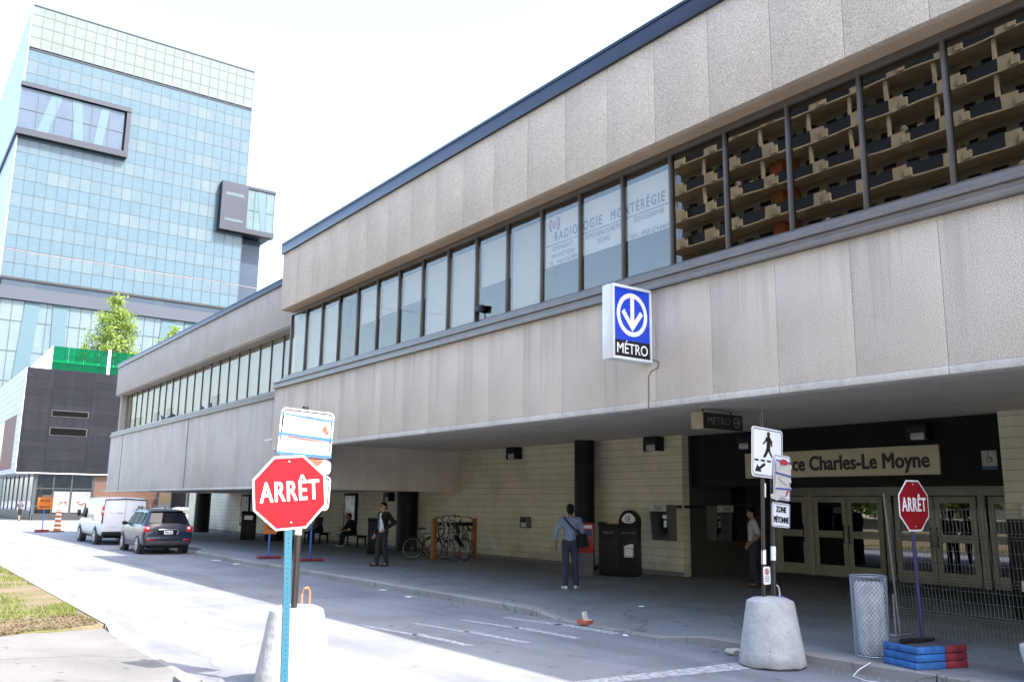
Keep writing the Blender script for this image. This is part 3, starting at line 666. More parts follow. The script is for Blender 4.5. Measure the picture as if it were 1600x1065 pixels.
q = MB(); q.prism([(PX+.2, PY+.02, 13.48), (12.33, PY+.02, 15.66), (12.33, PY+.02, 13.48)], (0, .1, 0)); q.build('guard_panel', M_white, pd)
# shop front below
M_postergrey = plain('pale_poster', (.17, .175, .185), .7, 0, .05, .6)
M_shopframe = plain('dark_shop_frame', (.035, .038, .042), .4, .3)
q = MB(); SY = PY+.4
for x in (12.25, 13.62, 15.1, 16.85): q.box(x-.06, x+.06, SY-.05, SY+.06, 0, 4.17)
q.box(12.31, 16.79, SY-.04, SY+.05, 2.75, 2.85); q.box(12.31, 16.79, SY-.04, SY+.05, 0, .6); q.box(12.31, 16.79, SY-.04, SY+.05, 4.0, 4.165); q.build('shop_frame', M_shopframe, pd)
q = MB(); q.box(12.31, 16.79, SY, SY+.02, .6, 4.0); q.build('shop_glazing', M_shopglass, pd)
for xa, xb in ((13.72, 15.02), (15.2, 16.75)):
    q = MB(); q.box(xa, xb, SY-.03, SY-.005, .68, 2.55); po = q.build('shop_poster', M_postergrey, pd)
    q = MB(); cxp = (xa+xb)/2+.1; rr = random.Random(int(xa*10))
    for i in range(9): q.ball((cxp+rr.uniform(-.35, .35), SY-.031, 1.45+rr.uniform(-.15, .2)), (rr.uniform(.05, .14), .004, rr.uniform(.03, .08)))
    q.build('poster_picture', plain('ochre_picture', (.10, .055, .022), .7), po)
    q = MB(); q.ball((xb-.3, SY-.031, 2.3), (.16, .004, .1)); q.build('poster_emblem', plain('pale_green_emblem', (.10, .15, .09), .7), po)
q = MB(); q.box(12.1, 12.2, PY+.9, PY+22, .0, 4.17); q.build('side_shop_glazing', m_glass('bright_side_glass', (.42, .43, .42), .3, .01, trans=False), pd)
q = MB()
for i in range(7): q.box(12.03, 12.099, PY+.9+i*3.2, PY+1.0+i*3.2, 0, 4.17)
q.box(12.03, 12.098, PY+.9, PY+22, .0, .8); q.build('side_shop_frame', M_shopframe, pd)
q = MB(); q.box(PX, 26, PY, PY+30, 4.10, 4.165); q.build('overhang_soffit', M_white, pd)
def m_copper():
    q = NT('copper_panels'); n = q.noise(q.pos((.3, .3, 1.2)), 1.0, 4); a = q.ramp(n, [(.3, (.070, .036, .025)), (.7, (.12, .062, .042))]); q.col(a); q.set(.45, .2); return q.m
q = MB()
for i in range(6):
    for j in range(5): q.box(17.0+j*1.9+.01, 18.9+j*1.9-.01, PY+.5, PY+.56, .69*i+.01, .69*(i+1)-.01)
q.build('copper_wall', m_copper(), pd, smooth=False)
q = MB(); q.box(16.9, 17.0, PY+.3, PY+.6, 0, 4.1); q.box(23.4, 23.5, 81.6, 81.7, 0, 6); q.build('louvre', M_shopframe, pd)
q = MB()
for i in range(8): q.box(23.5, 40, 82.0, 82.1, i*.75+.01, i*.75+.74)
q.build('dark_annex_wall', M_panel, pd, smooth=False)
q = MB(); q.box(23.7, 40, 82.1, 92, 0, 6); q.build('annex_core', M_darkline, pd)
q = MB()
for x in (21.6, 22.6): q.box(x-.05, x+.05, 83.5, 83.6, 0, 3.0)
q.box(21.5, 22.7, 83.5, 83.6, 3.0, 3.1); dd = q.build('door_frame', M_shopframe, pd)
q = MB(); q.box(21.65, 22.55, 83.53, 83.56, 0, 3.0); q.build('pane', M_shopglass, dd)
q = MB(); q.box(9, 45, PY-2.5, PY+40, -.02, .012); tag(q.build('far_pavement', M_side), kind='structure')

# ------------------------------------------------------------------ trees
def m_leaf(name, c0, c1, c2):
    q = NT(name); g = q.n('ShaderNodeNewGeometry'); q.col(q.ramp(g.outputs['Random Per Island'], [(0, c0), (.5, c1), (1, c2)])); q.set(.6, spec=.3)
    q.p.inputs['Transmission Weight'].default_value = 0
    tr = q.n('ShaderNodeBsdfTranslucent'); q.l(q.ramp(g.outputs['Random Per Island'], [(0, sc(c0, 1.3)), (1, sc(c2, 1.4))]), tr.inputs[0]); mx = q.n('ShaderNodeMixShader'); mx.inputs[0].default_value = .5
    q.l(q.p.outputs[0], mx.inputs[1]); q.l(tr.outputs[0], mx.inputs[2]); q.l(mx.outputs[0], q.out.inputs[0]); return q.m
M_leaf = m_leaf('bright_green_leaves', (.11, .17, .024), (.20, .285, .055), (.31, .38, .11))
M_leafd = m_leaf('dark_green_leaves', (.03, .055, .012), (.05, .09, .02), (.085, .13, .03))
M_bark = plain('grey_bark', (.12, .10, .08), .9, 0, .3, 8)
def tree(label, loc, h, r, trunk, nl, leaf, m, seed, cone=.6, group=None):
    t = thing('tree', label, 'tree', loc, 0, group); rr = random.Random(seed); q = MB()
    q.tube([(0, 0, 0), (.05, .03, trunk), (.02, -.03, h*.6), (0, 0, h*.93)], [.022*h, .018*h, .01*h, .003*h], 7)
    tips = []
    for i in range(22):
        a = i*2.4+rr.random(); z0 = trunk*.8+(h-trunk)*.85*i/22; L = r*(1-cone*(i/22))*rr.uniform(.75, 1.05)
        p1 = Vector((math.cos(a)*L*.5, math.sin(a)*L*.5, z0+L*.15)); p2 = Vector((math.cos(a)*L, math.sin(a)*L, z0+L*.32))
        q.tube([(0, 0, z0), p1, p2], [.008*h, .005*h, .002*h], 5); tips += [(p1, .8), (p2, .9), ((p1+p2)/2, 1)]
    for i in range(6): tips.append((Vector((rr.uniform(-.15, .15)*r, rr.uniform(-.15, .15)*r, h*rr.uniform(.86, 1.0))), .7))
    q.build('trunk', M_bark, t, world=False)
    q = MB(); per = nl//len(tips)
    for c, s in tips:
        cr = r*rr.uniform(.12, .22)*s
        for k in range(per):
            p = c+Vector((rr.gauss(0, cr), rr.gauss(0, cr), rr.gauss(0, cr*.75)))
            n = Vector((rr.gauss(0, 1), rr.gauss(0, 1), rr.gauss(.5, .8))).normalized(); u = n.orthogonal().normalized(); w = n.cross(u); a = rr.random()*6.28
            u, w = u*math.cos(a)+w*math.sin(a), -u*math.sin(a)+w*math.cos(a); L = leaf*rr.uniform(.6, 1.3)
            q.face([p-u*L, p+w*L*.55, p+u*L, p-w*L*.55])
    q.build('crown', m, t, world=False, smooth=False, normals=False); return t
tree('bushy bright green tree behind the green glass guard on the black building', (18.3, 93, 13.4), 8.5, 2.7, 1.6, 5200, .155, M_leaf, 5, .66)
tree('small yellow-green treetop just showing over the parapet of the set-back wing', (24.0, 93, 13.4), 6.3, 1.9, 1.8, 3500, .14, M_leaf, 8, .6)
tree('tiny sapling left of the bushy tree behind the green glass guard', (15.6, 92, 13.4), 3.5, .8, 1.0, 1200, .11, M_leaf, 9, .6)
# street trees across the road, seen only as reflections in the entrance doors
for i, (x, y) in enumerate(((-12, 28), (-13.5, 37), (-13, 19))):
    tree(('broad dark street tree across the lawn opposite the station doors', 'dark street tree further along the lawn opposite the arcade wall', 'dark street tree near the southern end of the lawn')[i], (x, y, .1), 7.5, 3.9, 1.4, 3600, .28, M_leafd, 20+i, .3, 'street trees across the lawn')

# ------------------------------------------------------------------ apartment block across the street, mirrored in the windows
ap = thing('apartment_block', 'tall beige concrete apartment block with stepped balcony parapets mirrored in the dark windows', 'building', (-46, 34, 0))
M_apw = plain('beige_wall_painted_shade', (.30, .275, .215), .9, 0, .1, .6); M_apb = plain('beige_concrete_painted_sun', (.50, .44, .33), .9, 0, .2, .8)  # one beige twice: shade painted into the wall tone, sunlight into the parapets
M_aprail = m_glass('dark_rail_glass', (.02, .022, .022), .03, 0, 0, False); M_apwin = m_glass('dark_flat_glass', (.015, .015, .016), .06, 0, 0, False)
AX0 = -39.2; FH = 2.75
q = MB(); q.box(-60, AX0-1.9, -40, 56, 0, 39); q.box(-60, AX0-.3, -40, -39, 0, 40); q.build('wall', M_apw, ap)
q = MB(); q.box(-60, AX0-1.4, -40, 56.2, 39, 39.6); q.build('roof', M_apb, ap)
low = MB()
for f in range(14):
    z = 1.1+f*FH
    seen = 6 <= f <= 12
    tall = f in (12,)
    q = MB() if seen else low
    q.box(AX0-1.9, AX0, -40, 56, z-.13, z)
    if seen: q.build('balcony_slab', M_apb, ap)
    for bi in range(26):
        y = 55.4-bi*3.7
        show = seen and 15 < y < 57
        q = MB() if show else low
        q.box(AX0-.14, AX0, y-1.35, y-.3, z, z+.95); q.box(AX0-.14, AX0+.12, y-1.75, y-1.2, z, z+.62)
        if show:
            bal = q.build('balcony_parapet', M_apb, ap, smooth=False)
            q = MB(); q.box(AX0-.09, AX0-.05, y-3.95, y-1.8, z+.04, z+.86); q.box(AX0-.10, AX0-.04, y-4.0, y-1.4, z+.88, z+.93); q.build('rail', M_aprail, bal)
            if (bi*7+f*3) % 4 == 0:      # clutter on some balconies
                q = MB(); q.box(AX0-.8, AX0-.4, y-2.6, y-2.2, z, z+1.25); q.ball((AX0-.5, y-1.1, z+1.25), (.25, .3, .35)); q.build('balcony_clutter', M_leafd if f % 2 else M_apw, bal, smooth=False)
            q = MB(); q.box(AX0-1.9, AX0-1.86, y-1.4, y-.5, z+.7, z+2.1); q.box(AX0-1.9, AX0-1.86, y-3.3, y-2.1, z+.05, z+2.2); q.build('window', M_apwin, ap, smooth=False)
        if f in (10, 11): 
            q = MB(); q.box(AX0-.4, AX0-.15, y-.2, y+.05, z, z+FH-.18)
            if 15 < y < 57: q.build('column', M_apb, ap, smooth=False)
            else: q.b.free()
tag(low.build('plain_balconies', M_apb, ap, smooth=False), kind='stuff')
q = MB(); q.box(AX0-1.88, AX0-1.2, 43.0, 44.2, 16, 32.5); q.build('service_shaft', plain('orange_brick', (.42, .13, .05), .8), ap)
# overhead cable
q = MB(); pts = [(4.88-22+i*(60/30), 60+.0*i, 16.93+.12*math.sin(i*1.9)*.3+.25*((i-14)/15)**2) for i in range(31)]
q.tube(pts, .02, 5); tag(q.build('overhead_cable', plain('faded_cable', (.25, .18, .18), .7)), 'thin sagging cable strung across the sky in front of the glass tower', 'cable')
# ------------------------------------------------------------------ signs
M_signred = plain('sign_red', (.235, .006, .012), .45, 0, .10, 5, spec=.2); M_signwhite = plain('sign_white', (.80, .80, .80), .4, 0, .03); M_ink = plain('black_ink', (.012, .012, .012), .5)
M_teal = plain('teal_paint', (.024, .125, .185), .4, .1, .08, 6); M_orange = plain('sign_orange', (.42, .11, .010), .5, 0, .05); M_bluepaint = plain('blue_paint', (.03, .12, .42), .45, 0, .15, 6)
M_post = plain('dark_bronze_post', (.035, .03, .028), .4, .3, .2); M_tape = plain('blue_tape', (.03, .13, .55), .4); M_alu = plain('grey_plate_back', (.4, .41, .42), .4, .7)
def octa(w, cz, y):
    h = w/2; c = h*math.tan(R(22.5)); return [(c, y, cz+h), (-c, y, cz+h), (-h, y, cz+c), (-h, y, cz-c), (-c, y, cz-h), (c, y, cz-h), (h, y, cz-c), (h, y, cz+c)]
def stop_plate(t, w, cz, roll=0):
    Mr = Matrix.Translation((0, 0, cz)) @ Matrix.Rotation(R(roll), 4, 'Y') @ Matrix.Translation((0, 0, -cz))
    def fin(q, n, m): bmesh.ops.transform(q.b, matrix=Mr, verts=q.b.verts); return q.build(n, m, t, world=False)
    q = MB(); q.prism(octa(w, cz, -.030), (0, .004, 0)); fin(q, 'plate_border', M_signwhite)
    q = MB(); q.prism(octa(w*.945, cz, -.0325), (0, .0022, 0)); fin(q, 'plate', M_signred)
    o = text('ARRÊT', w*.385, M_signwhite, t, (0, -.0340, cz+w*.005), sx=.66, bold=w*.0065, space=1.10, world=False)
    o.data.transform(Mr)
    for z in (cz+w*.42, cz-w*.41):
        q = MB(); q.ball((0, -.034, z), (w*.018, .008, w*.018), u=10, v=6); fin(q, 'bolt', M_steel)
t = thing('stop_sign', 'large red octagonal ARRÊT sign on a perforated teal post in the foreground', 'stop sign', (3.055, 7.37, 0), -10, 'stop signs')
stop_plate(t, .632, 1.935, -3.4)
q = MB(); q.box(-.03, .03, -.026, .012, 0, 2.22); 
q.build('post', M_teal, t, world=False)
q = MB()
for k in range(36): q.cyl((.0, -.0275, .1+k*.042+.06), (0, -.0255, .1+k*.042+.06), .0055, n=8)
q.build('post_hole', M_ink, t, world=False)
bpy.context.view_layer.update()
t.rotation_euler = (0, R(-1.8), R(-10))
# wrapped sign behind it, standing in the concrete base
def concrete_base(label, loc, rz, group, chips):
    t = thing('concrete_base', label, 'concrete base', loc, rz, group)
    q = NT('cast_concrete_'+str(chips)); v = q.pos(obj=True); f = q.noise(v, 45, 4, .7); b = q.noise(v, 4, 6, .7); a = q.ramp(b, [(.3, (.34, .345, .345)), (.7, (.49, .495, .495))])
    pt = q.noise(v, 17, 1, .3); a = q.mix(1, a, q.ramp(pt, [(.20, (.45, .44, .43)), (.24, (1, 1, 1))]), 'MULTIPLY'); a = q.mix(.4, a, q.ramp(f, [(.3, (.75,)*3), (.7, (1.1,)*3)]), 'MULTIPLY')
    ge = q.n('ShaderNodeSeparateXYZ'); q.l(v, ge.inputs[0]); a = q.mix(1, a, q.ramp(q.math('ADD', ge.outputs[2], q.math('MULTIPLY', b, .2)), [(.1, (.6, .58, .56)), (.26, (1, 1, 1))]), 'MULTIPLY')
    q.col(a); q.set(.9, spec=.2); q.bump(q.math('ADD', f, q.math('MULTIPLY', pt, 2)), .5, .008)
    g = MB(); g.lathe((0, 0, 0), [(.375, .012), (.395, .03), (.39, .07), (.283, .72), (.272, .75), (.20, .785), (.08, .80)], 48)
    for v in g.b.verts:
        n = mnoise.noise(Vector((v.co.x*4, v.co.y*4, v.co.z*4+chips))); k = 1+.018*n; v.co.x *= k; v.co.y *= k
        if v.co.z < .04: v.co.z = max(0, v.co.z+.02*mnoise.noise(Vector((v.co.x*9, v.co.y*9, chips))))
    g.build('body', q.m, t, world=False); return t
cb = concrete_base('sunlit cone-shaped concrete base carrying the wrapped white sign beside the road', (3.79, 8.95, 0), 20, 'concrete sign bases', 1)
M_hook = plain('rusty_hook', (.45, .17, .07), .7)
q = MB(); q.tube([(.10, .04, .76), (.10, .04, .90), (.13, .04, .95), (.18, .04, .96), (.21, .04, .91), (.21, .04, .76)], .011, 8); q.build('lifting_hook', M_hook, cb, world=False)
M_wrap = None
def m_wrap(name, c):
    q = NT(name); v = q.pos(obj=True); n = q.noise(v, 7, 4, .6); q.col(q.ramp(n, [(.3, sc(c, .9)), (.7, c)])); q.set(.6); q.bump(n, .5, .02); return q.m
t = thing('wrapped_sign', 'white road sign wrapped in plastic and blue tape, behind the large ARRÊT sign', 'road sign', (3.685, 8.81, .8), 0)
q = MB(); q.cyl((.015, 0, -.05), (.015, 0, 2.06), .033, n=14); q.build('post', M_post, t, world=False)
Mr = Matrix.Translation((.0, 0, 1.7)) @ Matrix.Rotation(R(2.2), 4, 'Y') @ Matrix.Translation((0, 0, -1.7))
def fin(q, n, m, par=None): bmesh.ops.transform(q.b, matrix=Mr, verts=q.b.verts); return q.build(n, m, par or t, world=False)
k = 1.04
q = MB(); q.prism([(x, -.05, z) for x, _, z in rrect(.60, .50, .05, cx=.02, cz=1.77)], (0, .004, 0)); q.prism([(x, -.05, z) for x, _, z in rrect(.60, .15, .05, cx=.03, cz=1.43)], (0, .004, 0)); p_ = fin(q, 'plate', M_signwhite)
def outline(w, h, r, cx, cz, y, th):
    q = MB(); q.tube([(x, y, z) for x, _, z in rrect(w, h, r, 5, cx, cz)], th, 5, True); return q
fin(outline(.555, .46, .035, .02, 1.77, -.054, .0065), 'plate_rule', M_ink)
q = MB(); pts = rrect(.52, .41, .03, 6, .0, 1.755)
q.prism([(x+.012*math.sin(z*30), -.062-.006*math.sin(x*20), z+.008*math.sin(x*31)) for x, _, z in pts], (0, .008, 0)); w_ = fin(q, 'wrapping', m_wrap('crumpled_white_plastic', (.80, .80, .79)))
for z0, z1, d in ((1.955, 1.925, .018), (1.745, 1.725, .028), (1.545, 1.545, .026)):
    q = MB(); q.prism([(-.29, -.071, z0+d/2), (.32, -.071, z1+d/2), (.32, -.071, z1-d/2), (-.29, -.071, z0-d/2)], (0, .003, 0)); fin(q, 'tape', M_tape)
M_vermil = plain('vermilion_print', (.62, .08, .04), .6)
q = MB()
q.prism([(.20, -.0705, 1.86), (.23, -.0705, 1.875), (.27, -.0705, 1.78), (.25, -.0705, 1.775), (.185, -.0705, 1.83)], (0, .003, 0)); q.prism([(-.2, -.0705, 1.728), (.2, -.0705, 1.698), (.22, -.0705, 1.688), (-.18, -.0705, 1.712)], (0, .003, 0))
q.prism([(-.02, -.0705, 1.952), (.03, -.0705, 1.962), (.08, -.0705, 1.945), (.03, -.0705, 1.94)], (0, .003, 0)); q.prism([(-.18, -.0705, 1.515), (.24, -.0705, 1.50), (.13, -.0705, 1.40)], (0, .003, 0)); fin(q, 'torn_print', M_vermil)
q = MB(); q.prism([(x, -.04, z) for x, _, z in rrect(.30, .36, .05, cx=.2, cz=1.16)], (0, .004, 0)); fin(q, 'lower_plate', M_signwhite)
fin(outline(.26, .32, .035, .2, 1.16, -.044, .0065), 'lower_plate_rule', M_ink)
q = MB(); q.cyl((.015, 0, .72), (.015, 0, .79), .036, n=14); q.build('collar', M_signwhite, t, world=False)
# crossing sign and pedestrian-zone sign in the right-hand concrete base
cb = concrete_base('shaded cone-shaped concrete base in front of the doors with two sign posts in it', (9.03, 6.98, 0), 0, 'concrete sign bases', 2)
q = MB(); q.tube([(.16, -.02, .76), (.165, -.02, .84), (.15, -.02, .90), (.12, -.02, .93)], .010, 8); q.build('lifting_hook', plain('pale_hook', (.5, .45, .4), .6), cb, world=False)
q = MB()
for i in range(5): q.ball((.19+.02*i, -.04+.02*(i % 2), .785-.012*i), (.035, .03, .022), u=8, v=6)
q.build('knotted_bag', plain('navy_plastic', (.03, .04, .2), .4), cb, world=False)
t = thing('crossing_sign', 'white pedestrian crossing sign with a walking figure and arrow, on a thin dark post', 'road sign', (8.93, 6.99, .75), 0)
q = MB(); q.cyl((0.04, .03, 0), (.145, .03, 2.31), .026, n=14); q.build('post', M_post, t, world=False)
q = MB(); q.cyl((.113, .03, 1.235), (.121, .03, 1.41), .0285, n=14); q.cyl((.062, .03, .43), (.07, .03, .60), .0285, n=14); q.build('reflective_sleeve', M_signwhite, t, world=False)
CX, CZ = .155, 1.785
Mr = Matrix.Translation((CX, 0, CZ)) @ Matrix.Rotation(R(3.4), 4, 'Y') @ Matrix.Translation((-CX, 0, -CZ))
q = MB(); q.prism([(x, -.02, z) for x, _, z in rrect(.61, .62, .045, 5, CX, CZ)], (0, .004, 0)); fin(q, 'plate', plain('crossing_plate_white', (.78, .79, .82), .4, 0, .03))
fin(outline(.565, .575, .035, CX, CZ, -.021, .0055), 'plate_rule', M_ink)
yk = -.0235
q = MB()
def poly(pts, k=.73): q.prism([(CX+a, yk, CZ+.26-(.259-b)*k) for a, b in pts], (0, .003, 0))
poly([(.02+.030*math.cos(R(a)), .222+.046*math.sin(R(a))) for a in range(0, 360, 24)])
poly([(-.02, .175), (.045, .185), (.07, .12), (.06, .02), (.045, -.02), (-.02, -.02), (-.01, .08)])
poly([(-.02, .175), (.01, .13), (-.055, .06), (-.085, .035), (-.095, .055), (-.055, .10)]); poly([(.045, .185), (.10, .10), (.09, .02), (.07, .02), (.072, .09), (.035, .15)])
poly([(-.02, -.02), (.045, -.02), (-.005, -.12), (-.045, -.185), (-.085, -.18), (-.08, -.155), (-.05, -.10)]); poly([(.03, -.01), (.058, -.02), (.056, -.07), (.10, -.15), (.075, -.165), (.024, -.085)])
for a in (-.25, -.13, -.01): q.prism([(CX+x, yk, CZ+z) for x, z in ((a, -.092), (a+.075, -.092), (a+.075, -.116), (a, -.116))], (0, .003, 0))
q.prism([(CX+x, yk, CZ+z) for x, z in ((-.035, -.155), (-.07, -.13), (-.165, -.19), (-.20, -.158), (-.247, -.245), (-.114, -.246), (-.14, -.215))], (0, .003, 0))
fin(q, 'walking_figure', M_ink)
q = MB(); q.prism([(x, -.035, z) for x, _, z in rrect(.13, .21, .02, 4, .03, .30)], (0, .004, 0)); 
sm = q.build('small_plate', M_signwhite, t, world=False)
q = MB(); q.torus((.03, -.037, .345), .034, .0055, 'y', 20, 6); q.prism([(.005, -.04, .365), (.012, -.04, .37), (.055, -.04, .325), (.048, -.04, .32)], (0, .003, 0)); q.build('ban_ring', M_redprint, sm, world=False)
q = MB(); q.ball((.033, -.0365, .36), (.007, .002, .007), u=8, v=6); q.prism([(.022, -.038, .352), (.042, -.038, .352), (.05, -.038, .325), (.02, -.038, .325)], (0, .002, 0))
for i in range(4): q.box(-.012, .07, -.0385, -.0355, .285-.018*i, .290-.018*i)
q.build('small_print', M_ink, sm, world=False)
t = thing('zone_sign', 'ZONE PIÉTONNE plate under a torn taped wrapped sign on a thick dark post', 'road sign', (9.14, 6.96, .75), 0)
q = MB(); q.cyl((0, .045, 0), (.09, .045, 1.85), .03, n=14); q.build('post', M_post, t, world=False)
q = MB(); q.cyl((.022, .045, .47), (.03, .045, .64), .0325, n=14); q.build('reflective_sleeve', M_signwhite, t, world=False)
CX, CZ = .125, 1.02
Mr = Matrix.Translation((CX, 0, CZ)) @ Matrix.Rotation(R(4), 4, 'Y') @ Matrix.Translation((-CX, 0, -CZ))
q = MB(); q.prism([(x, -.02, z) for x, _, z in rrect(.355, .30, .03, 5, CX, CZ)], (0, .004, 0)); fin(q, 'plate', plain('zone_plate_white', (.76, .78, .82), .4, 0, .03))
fin(outline(.325, .27, .022, CX, CZ, -.021, .004), 'plate_rule', M_ink)
for s, z in (('ZONE', CZ+.065), ('PIÉTONNE', CZ-.062)):
    o = text(s, .10, M_ink, t, (CX, -.0225, z), sx=.62 if len(s) > 5 else .72, bold=.0045, world=False); o.data.transform(Mr)
CX, CZ = .165, 1.485
Mr = Matrix.Translation((CX, 0, CZ)) @ Matrix.Rotation(R(5), 4, 'Y') @ Matrix.Translation((-CX, 0, -CZ))
q = MB(); q.prism([(x, -.03, z) for x, _, z in rrect(.33, .56, .03, 5, CX, CZ)], (0, .004, 0)); fin(q, 'upper_plate', plain('upper_plate_white', (.74, .77, .82), .4, 0, .03))
fin(outline(.30, .53, .022, CX, CZ, -.031, .004), 'upper_plate_rule', M_ink)
q = MB(); rr = random.Random(3)
V = [[q.b.verts.new((CX-.15+.30*i/8+.012*rr.uniform(-1, 1)-(.05 if j > 6 and i < 3 else 0), -.045-.014*rr.random(), CZ+.19-.43*j/9+.01*rr.uniform(-1, 1)-.02*(i == 0))) for i in range(9)] for j in range(10)]
for j in range(9):
    for i in range(8):
        if (i > 5 and 4 < j < 9) or (j > 7 and i > 4): continue
        q.b.faces.new((V[j][i], V[j][i+1], V[j+1][i+1], V[j+1][i]))
q.face([(CX-.13, -.05, CZ-.19), (CX-.27, -.06, CZ-.24), (CX-.24, -.05, CZ-.28), (CX-.1, -.045, CZ-.30), (CX-.05, -.05, CZ-.24)])
q.face([(CX-.12, -.062, CZ+.02), (CX+.15, -.062, CZ-.12), (CX+.16, -.062, CZ-.15), (CX-.10, -.062, CZ-.02)])
w_ = fin(q, 'torn_wrapping', m_wrap('dirty_white_sheet', (.56, .54, .50)))
for z0, z1 in ((.20, .19), (.045, .025), (-.15, -.135)):
    q = MB(); q.prism([(CX-.17, -.064, CZ+z0+.008), (CX+.165, -.064, CZ+z1+.008), (CX+.165, -.064, CZ+z1-.008), (CX-.17, -.064, CZ+z0-.008)], (0, .003, 0)); fin(q, 'tape', plain('navy_tape', (.03, .05, .32), .4))
q = MB(); q.prism([(CX-.10, -.067, CZ+.19), (CX-.04, -.067, CZ+.225), (CX+.03, -.067, CZ+.225), (CX+.09, -.067, CZ+.185), (CX+.02, -.067, CZ+.155), (CX-.06, -.067, CZ+.155)], (0, .004, 0)); q.prism([(CX+.03, -.067, CZ-.24), (CX+.06, -.067, CZ-.22), (CX+.09, -.067, CZ-.16), (CX+.06, -.067, CZ-.155)], (0, .004, 0)); fin(q, 'torn_print', M_redprint)
# narrow stop sign on blue-red weights
t = thing('stop_sign', 'smaller red ARRÊT sign on a dark blue post above stacked blue and red weights', 'stop sign', (9.93, 5.60, .13), -3, 'stop signs')
stop_plate(t, .585, 1.775, 0)
q = MB(); q.cyl((.03, 0, .2), (-.03, 0, 1.9), .021, n=12); q.build('post', plain('violet_blue_post', (.022, .02, .075), .4, .2), t, world=False)
q = MB(); q.box(-.22, .20, -.05, .07, .252, .285, .006); q.box(-.36, -.1, -.02, .04, .254, .30, .006); q.build('foot_plate', M_blackmetal, t, world=False)
M_wb = plain('bright_blue_weight', (.022, .12, .36), .6, 0, .4, 9, .3, 40); M_wr = plain('dull_red_weight', (.19, .016, .022), .6, 0, .4, 9, .3, 40); M_wd = plain('dark_rubber_weight', (.05, .05, .06), .7)
for i in range(3):
    z = .004+.083*i; Mr = Matrix.Rotation(R(-14+i*1.3), 4, 'Z')
    q = MB(); q.box(-.38, .04, -.30, .20, z, z+.076, .012, Mr); a = q.build('weight', M_wb, t, world=False)
    q = MB(); q.box(.042, .36, -.30, .20, z, z+.076, .012, Mr); q.build('red_half', M_wr, a, world=False)
    q = MB(); q.box(-.36, .34, -.28, .18, z+.0765, z+.079, 0, Mr); q.box(.22, .364, -.1, .03, z+.03, z+.0772, 0, Mr); q.build('rubber_top', M_wd, a, world=False)
# orange construction signs
def orange_sign(label, loc, rz, w, h, hz, msg, base):
    t = thing('construction_sign', label, 'road sign', loc, rz, 'orange construction signs')
    q = MB(); q.cyl((0, 0, .1), (0, 0, hz+.1), .03, n=10); q.build('post', M_bluepaint, t, world=False)
    if w:
        q = MB(); q.prism([(x, -.04, z) for x, _, z in rrect(w, h, .05, 4, 0, hz)], (0, .005, 0)); p = q.build('plate', M_orange, t, world=False)
        if msg == 'detour':
            text('DÉTOUR', .17, M_ink, p, (0, -.043, hz+.14), sx=.8, bold=.004, world=False)
            q = MB(); q.prism([(-.27, -.044, hz-.2), (-.17, -.044, hz-.13), (-.17, -.044, hz-.17), (.25, -.044, hz-.17), (.25, -.044, hz-.22), (-.17, -.044, hz-.22), (-.17, -.044, hz-.27)], (0, .003, 0)); q.build('arrow', M_ink, p, world=False)
        else:
            q = MB(); q.torus((0, -.042, hz-.02), .11, .011, 'y', 24, 6); q.box(-.012, .012, -.045, -.04, hz-.1, hz+.06); q.build('ring_mark', M_ink, p, world=False)
    for i in range(base):
        q = MB()
        for sx in (-1, 1): q.box(min(0, sx*.34)+.01*(sx > 0), max(0, sx*.34)-.01*(sx < 0), -.24, .24, .01+.075*i, .08+.075*i, .02)
        b = q.build('weight', M_wr, t, world=False)
        q = MB(); q.box(-.30, .30, .02, .235, .0815+.075*i, .084+.075*i); q.build('rubber_top', M_wd if i else M_bluepaint, b, world=False)
    return t
orange_sign('orange DÉTOUR sign with left arrow on a blue post at the far road end', (8.35, 56.4, 0), 5, .78, .66, 1.62, 'detour', 2)
orange_sign('orange plate with round mark on a blue post, half hidden left of the teal post', (10.36, 26.9, .13), -8, .42, .56, 1.02, 'ring', 1)
t = orange_sign('blue post on a red weight right of the teal post, its plate hidden', (11.0, 25.2, .13), -8, .36, .5, 1.75, 'ring', 1)
# traffic drums
M_retro = plain('white_reflective_band', (.75, .74, .74), .4, 0, .05)
def drum(label, loc, prof, bands, base, top=None):
    t = thing('traffic_drum', label, 'traffic drum', loc, 0, 'orange traffic drums'); z1 = prof[-1][1]
    q = MB(); q.lathe((0, 0, 0), prof, 28); q.build('body', M_orange, t, world=False)
    for za, zb in bands:
        def rad(z):
            for (r0, a), (r1, b) in zip(prof, prof[1:]):
                if a <= z <= b: return r0+(r1-r0)*(z-a)/(b-a+1e-9)
            return prof[-1][0]
        q = MB(); q.lathe((0, 0, 0), [(rad(za)+.004, za), (rad(zb)+.004, zb)], 28, False); q.build('reflective_band', M_retro, t, world=False)
    q = MB(); q.lathe((0, 0, 0), base, 28); q.build('base', M_rubber if base[0][0] > .33 or True else M_white, t, world=False); return t
drum('tall orange and white striped channelizer on a black rubber foot near the shops', (9.2, 56.9, 0), [(.19, .06), (.19, .1), (.135, 1.22), (.10, 1.25)], ((.2, .3), (.45, .55), (.7, .8), (.95, 1.05), (1.15, 1.2)), [(.40, 0), (.40, .05), (.24, .07)])
t = drum('orange and white drum in a pale tub cut by the right frame edge', (10.04, 4.25, .13), [(.23, .3), (.22, .4), (.20, .70), (.14, .75)], ((.33, .42), (.56, .66)), [(.27, 0), (.27, .02)])
q = MB(); q.lathe((0, 0, 0), [(.24, .021), (.30, .3), (.30, .36), (.26, .38), (.2, .385)], 28); q.build('tub', M_offwhite, t, world=False)
